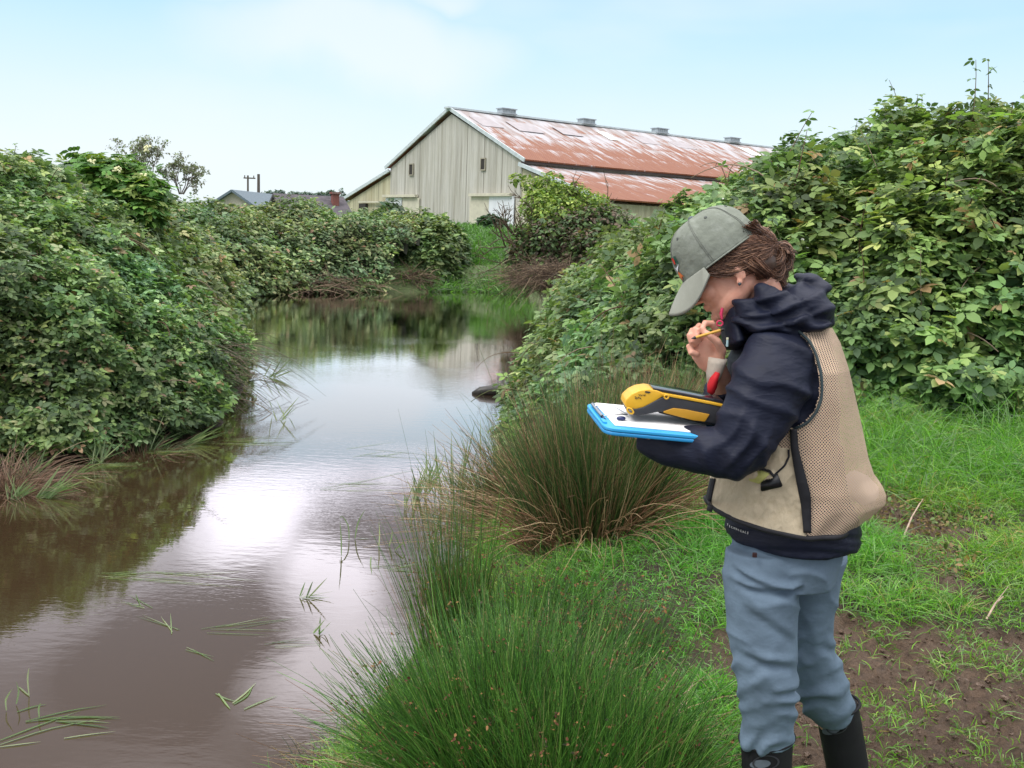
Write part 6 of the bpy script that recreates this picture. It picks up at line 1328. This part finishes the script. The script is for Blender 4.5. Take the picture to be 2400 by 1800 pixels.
# near-side profile in pixels: top line and bottom line
top_l = [(1462, 948), (1466, 934), (1482, 920), (1502, 912), (1522, 910), (1560, 925), (1610, 932), (1665, 944), (1700, 952)]
bot_l = [(1463, 958), (1468, 968), (1482, 974), (1496, 976), (1516, 972), (1540, 966), (1600, 980), (1650, 991), (1700, 1000)]
def strip_solid(name, tops, bots, s0, s1, m_, par, bulge=0, bev=.002):
    """solid between two pixel polylines on the near side plane, pushed back in depth from s0 to s1"""
    k = 40; t_ = np.linspace(0, 1, k); 
    def rs(pl): pl = np.array(pl, float); d = np.concatenate([[0], np.cumsum(np.linalg.norm(np.diff(pl, axis=0), axis=1))]); d /= d[-1]; return np.stack([np.interp(t_, d, pl[:, i]) for i in (0, 1)], 1)
    A, B = rs(tops), rs(bots); bm = bmesh.new(); rows_ = []
    for i in range(k):
        pn_t, pn_b = W(*A[i], yd(0)), W(*B[i], yd(0)); r_ = []
        for (P0, s) in ((pn_t, s0), (pn_b, s0), (pn_b, s1), (pn_t, s1)): r_.append(bm.verts.new(Vector(P0)+Vector((0, (YF-YN)*s, 0))))
        rows_.append(r_)
    for a, b in zip(rows_, rows_[1:]):
        for j in range(4): bm.faces.new((a[j], a[(j+1) % 4], b[(j+1) % 4], b[j]))
    bm.faces.new(rows_[0]); bm.faces.new(rows_[-1][::-1]); bmesh.ops.recalc_face_normals(bm, faces=bm.faces)
    me_ = bpy.data.meshes.new(name); bm.to_mesh(me_); bm.free(); o = link(name, me_, m_, par); md = o.modifiers.new('b', 'BEVEL'); md.width = bev; md.segments = 3; md.limit_method = 'ANGLE'; md.angle_limit = .6
    for p in me_.polygons: p.use_smooth = True
    return o
# case: dark lower body along the side, shoulder line drops to the nose
sh = [(1470, 955), (1490, 959), (1510, 954), (1535, 940), (1558, 929), (1610, 938), (1668, 948), (1700, 955)]
strip_solid('case', sh, [(1470, 966), (1484, 973), (1498, 975), (1520, 970), (1545, 965), (1600, 978), (1650, 989), (1700, 999)], 0, 1, GRY, dev)
tn = [(1468, 953), (1472, 940), (1486, 928), (1502, 921), (1522, 918), (1545, 921), (1558, 926)]
strip_solid('nose_cover', [(1464, 950), (1467, 938), (1482, 924), (1500, 916), (1520, 913), (1540, 916), (1556, 922)], [(1468, 956), (1488, 960), (1508, 955), (1528, 945), (1540, 938), (1550, 932), (1558, 928)], .03, .97, YEL, dev, bev=.006)
strip_solid('top_trim', [(1552, 921), (1610, 931), (1668, 942), (1700, 949)], [(1552, 927), (1610, 937), (1668, 948), (1700, 955)], -.02, 1.02, YEL, dev, bev=.001)
strip_solid('screen', [(1532, 910.5), (1600, 922), (1668, 935), (1700, 942)], [(1532, 916), (1610, 932), (1668, 943), (1700, 950)], .08, .92, SCR, dev, bev=.001)
strip_solid('side_panel', [(1555, 964), (1578, 956), (1610, 960), (1663, 971)], [(1555, 967), (1590, 976), (1625, 985), (1652, 988)], -.03, .10, YEL2, dev, bev=.001)
strip_solid('base_plate', [(1545, 966), (1600, 978), (1650, 989), (1700, 1000)], [(1545, 969), (1600, 983), (1650, 995), (1700, 1006)], .05, .9, mat_simple('black_base', (.008, .008, .008), .5), dev, bev=.001)
def ellring(name, px, py, Y, rx, ry, r, m_, par, fill=None, tilt=0):
    c0 = W(px, py, Y); P_ = [c0+np.array([rx*math.cos(a)*math.cos(tilt)-ry*math.sin(a)*math.sin(tilt)*-1, 0, -rx*math.cos(a)*math.sin(tilt)+ry*math.sin(a)*math.cos(tilt)]) for a in np.linspace(0, 2*math.pi, 25)]
    v_, f_, c_ = tubes([P_], [[r]*25], 8); o = mesh_np(name, v_, f_, m_, par, smooth=True)
    if fill: bm = bmesh.new(); add_ball(bm, Vector(c0), (rx*.62, .004, ry*.62), Matrix.Rotation(tilt, 3, 'Y')); bm_obj('button', bm, fill, o, True)
    return o
ellring('nose_port', 1477, 963, 2.300, .0085, .0048, .0024, YEL, dev, mat_simple('grey_button', (.12, .12, .12), .4), .65)
ellring('lanyard_eye', 1562, 930, 2.298, .0048, .0048, .0020, YEL, dev)
NB = bvh([o for o in dev.children if o.name.startswith('nose_cover')][0]); INK = mat_simple('black_marker_ink', (.03, .03, .03), .6)
# hand written marks on the nose: short strokes, plus the small dark rectangle
def stroke(pts, par, w=.0007):
    P_ = [np.array(hitp(NB, x, y, .0006, 2.33)[0]) for x, y in pts]; v_, f_, c_ = tubes([P_], [[w]*len(P_)], 5); return mesh_np('ink_stroke', v_, f_, INK, par)
ncv = [o for o in dev.children if o.name.startswith('nose_cover')][0]
for pts in ([(1488, 932), (1491, 935)], [(1491, 932), (1493, 935), (1495, 932), (1496, 935)], [(1495, 930), (1500, 933)], [(1499, 933), (1503, 936), (1501, 932)], [(1488, 929), (1492, 931)], [(1497, 924), (1500, 928)], [(1501, 924), (1504, 928), (1506, 925)], [(1508, 925), (1511, 928), (1513, 926), (1511, 924)]): stroke(pts, ncv)
for pts in ([(1512, 917), (1524, 919)], [(1524, 919), (1521, 921)], [(1521, 921), (1512, 919)]): stroke(pts, ncv, .001)
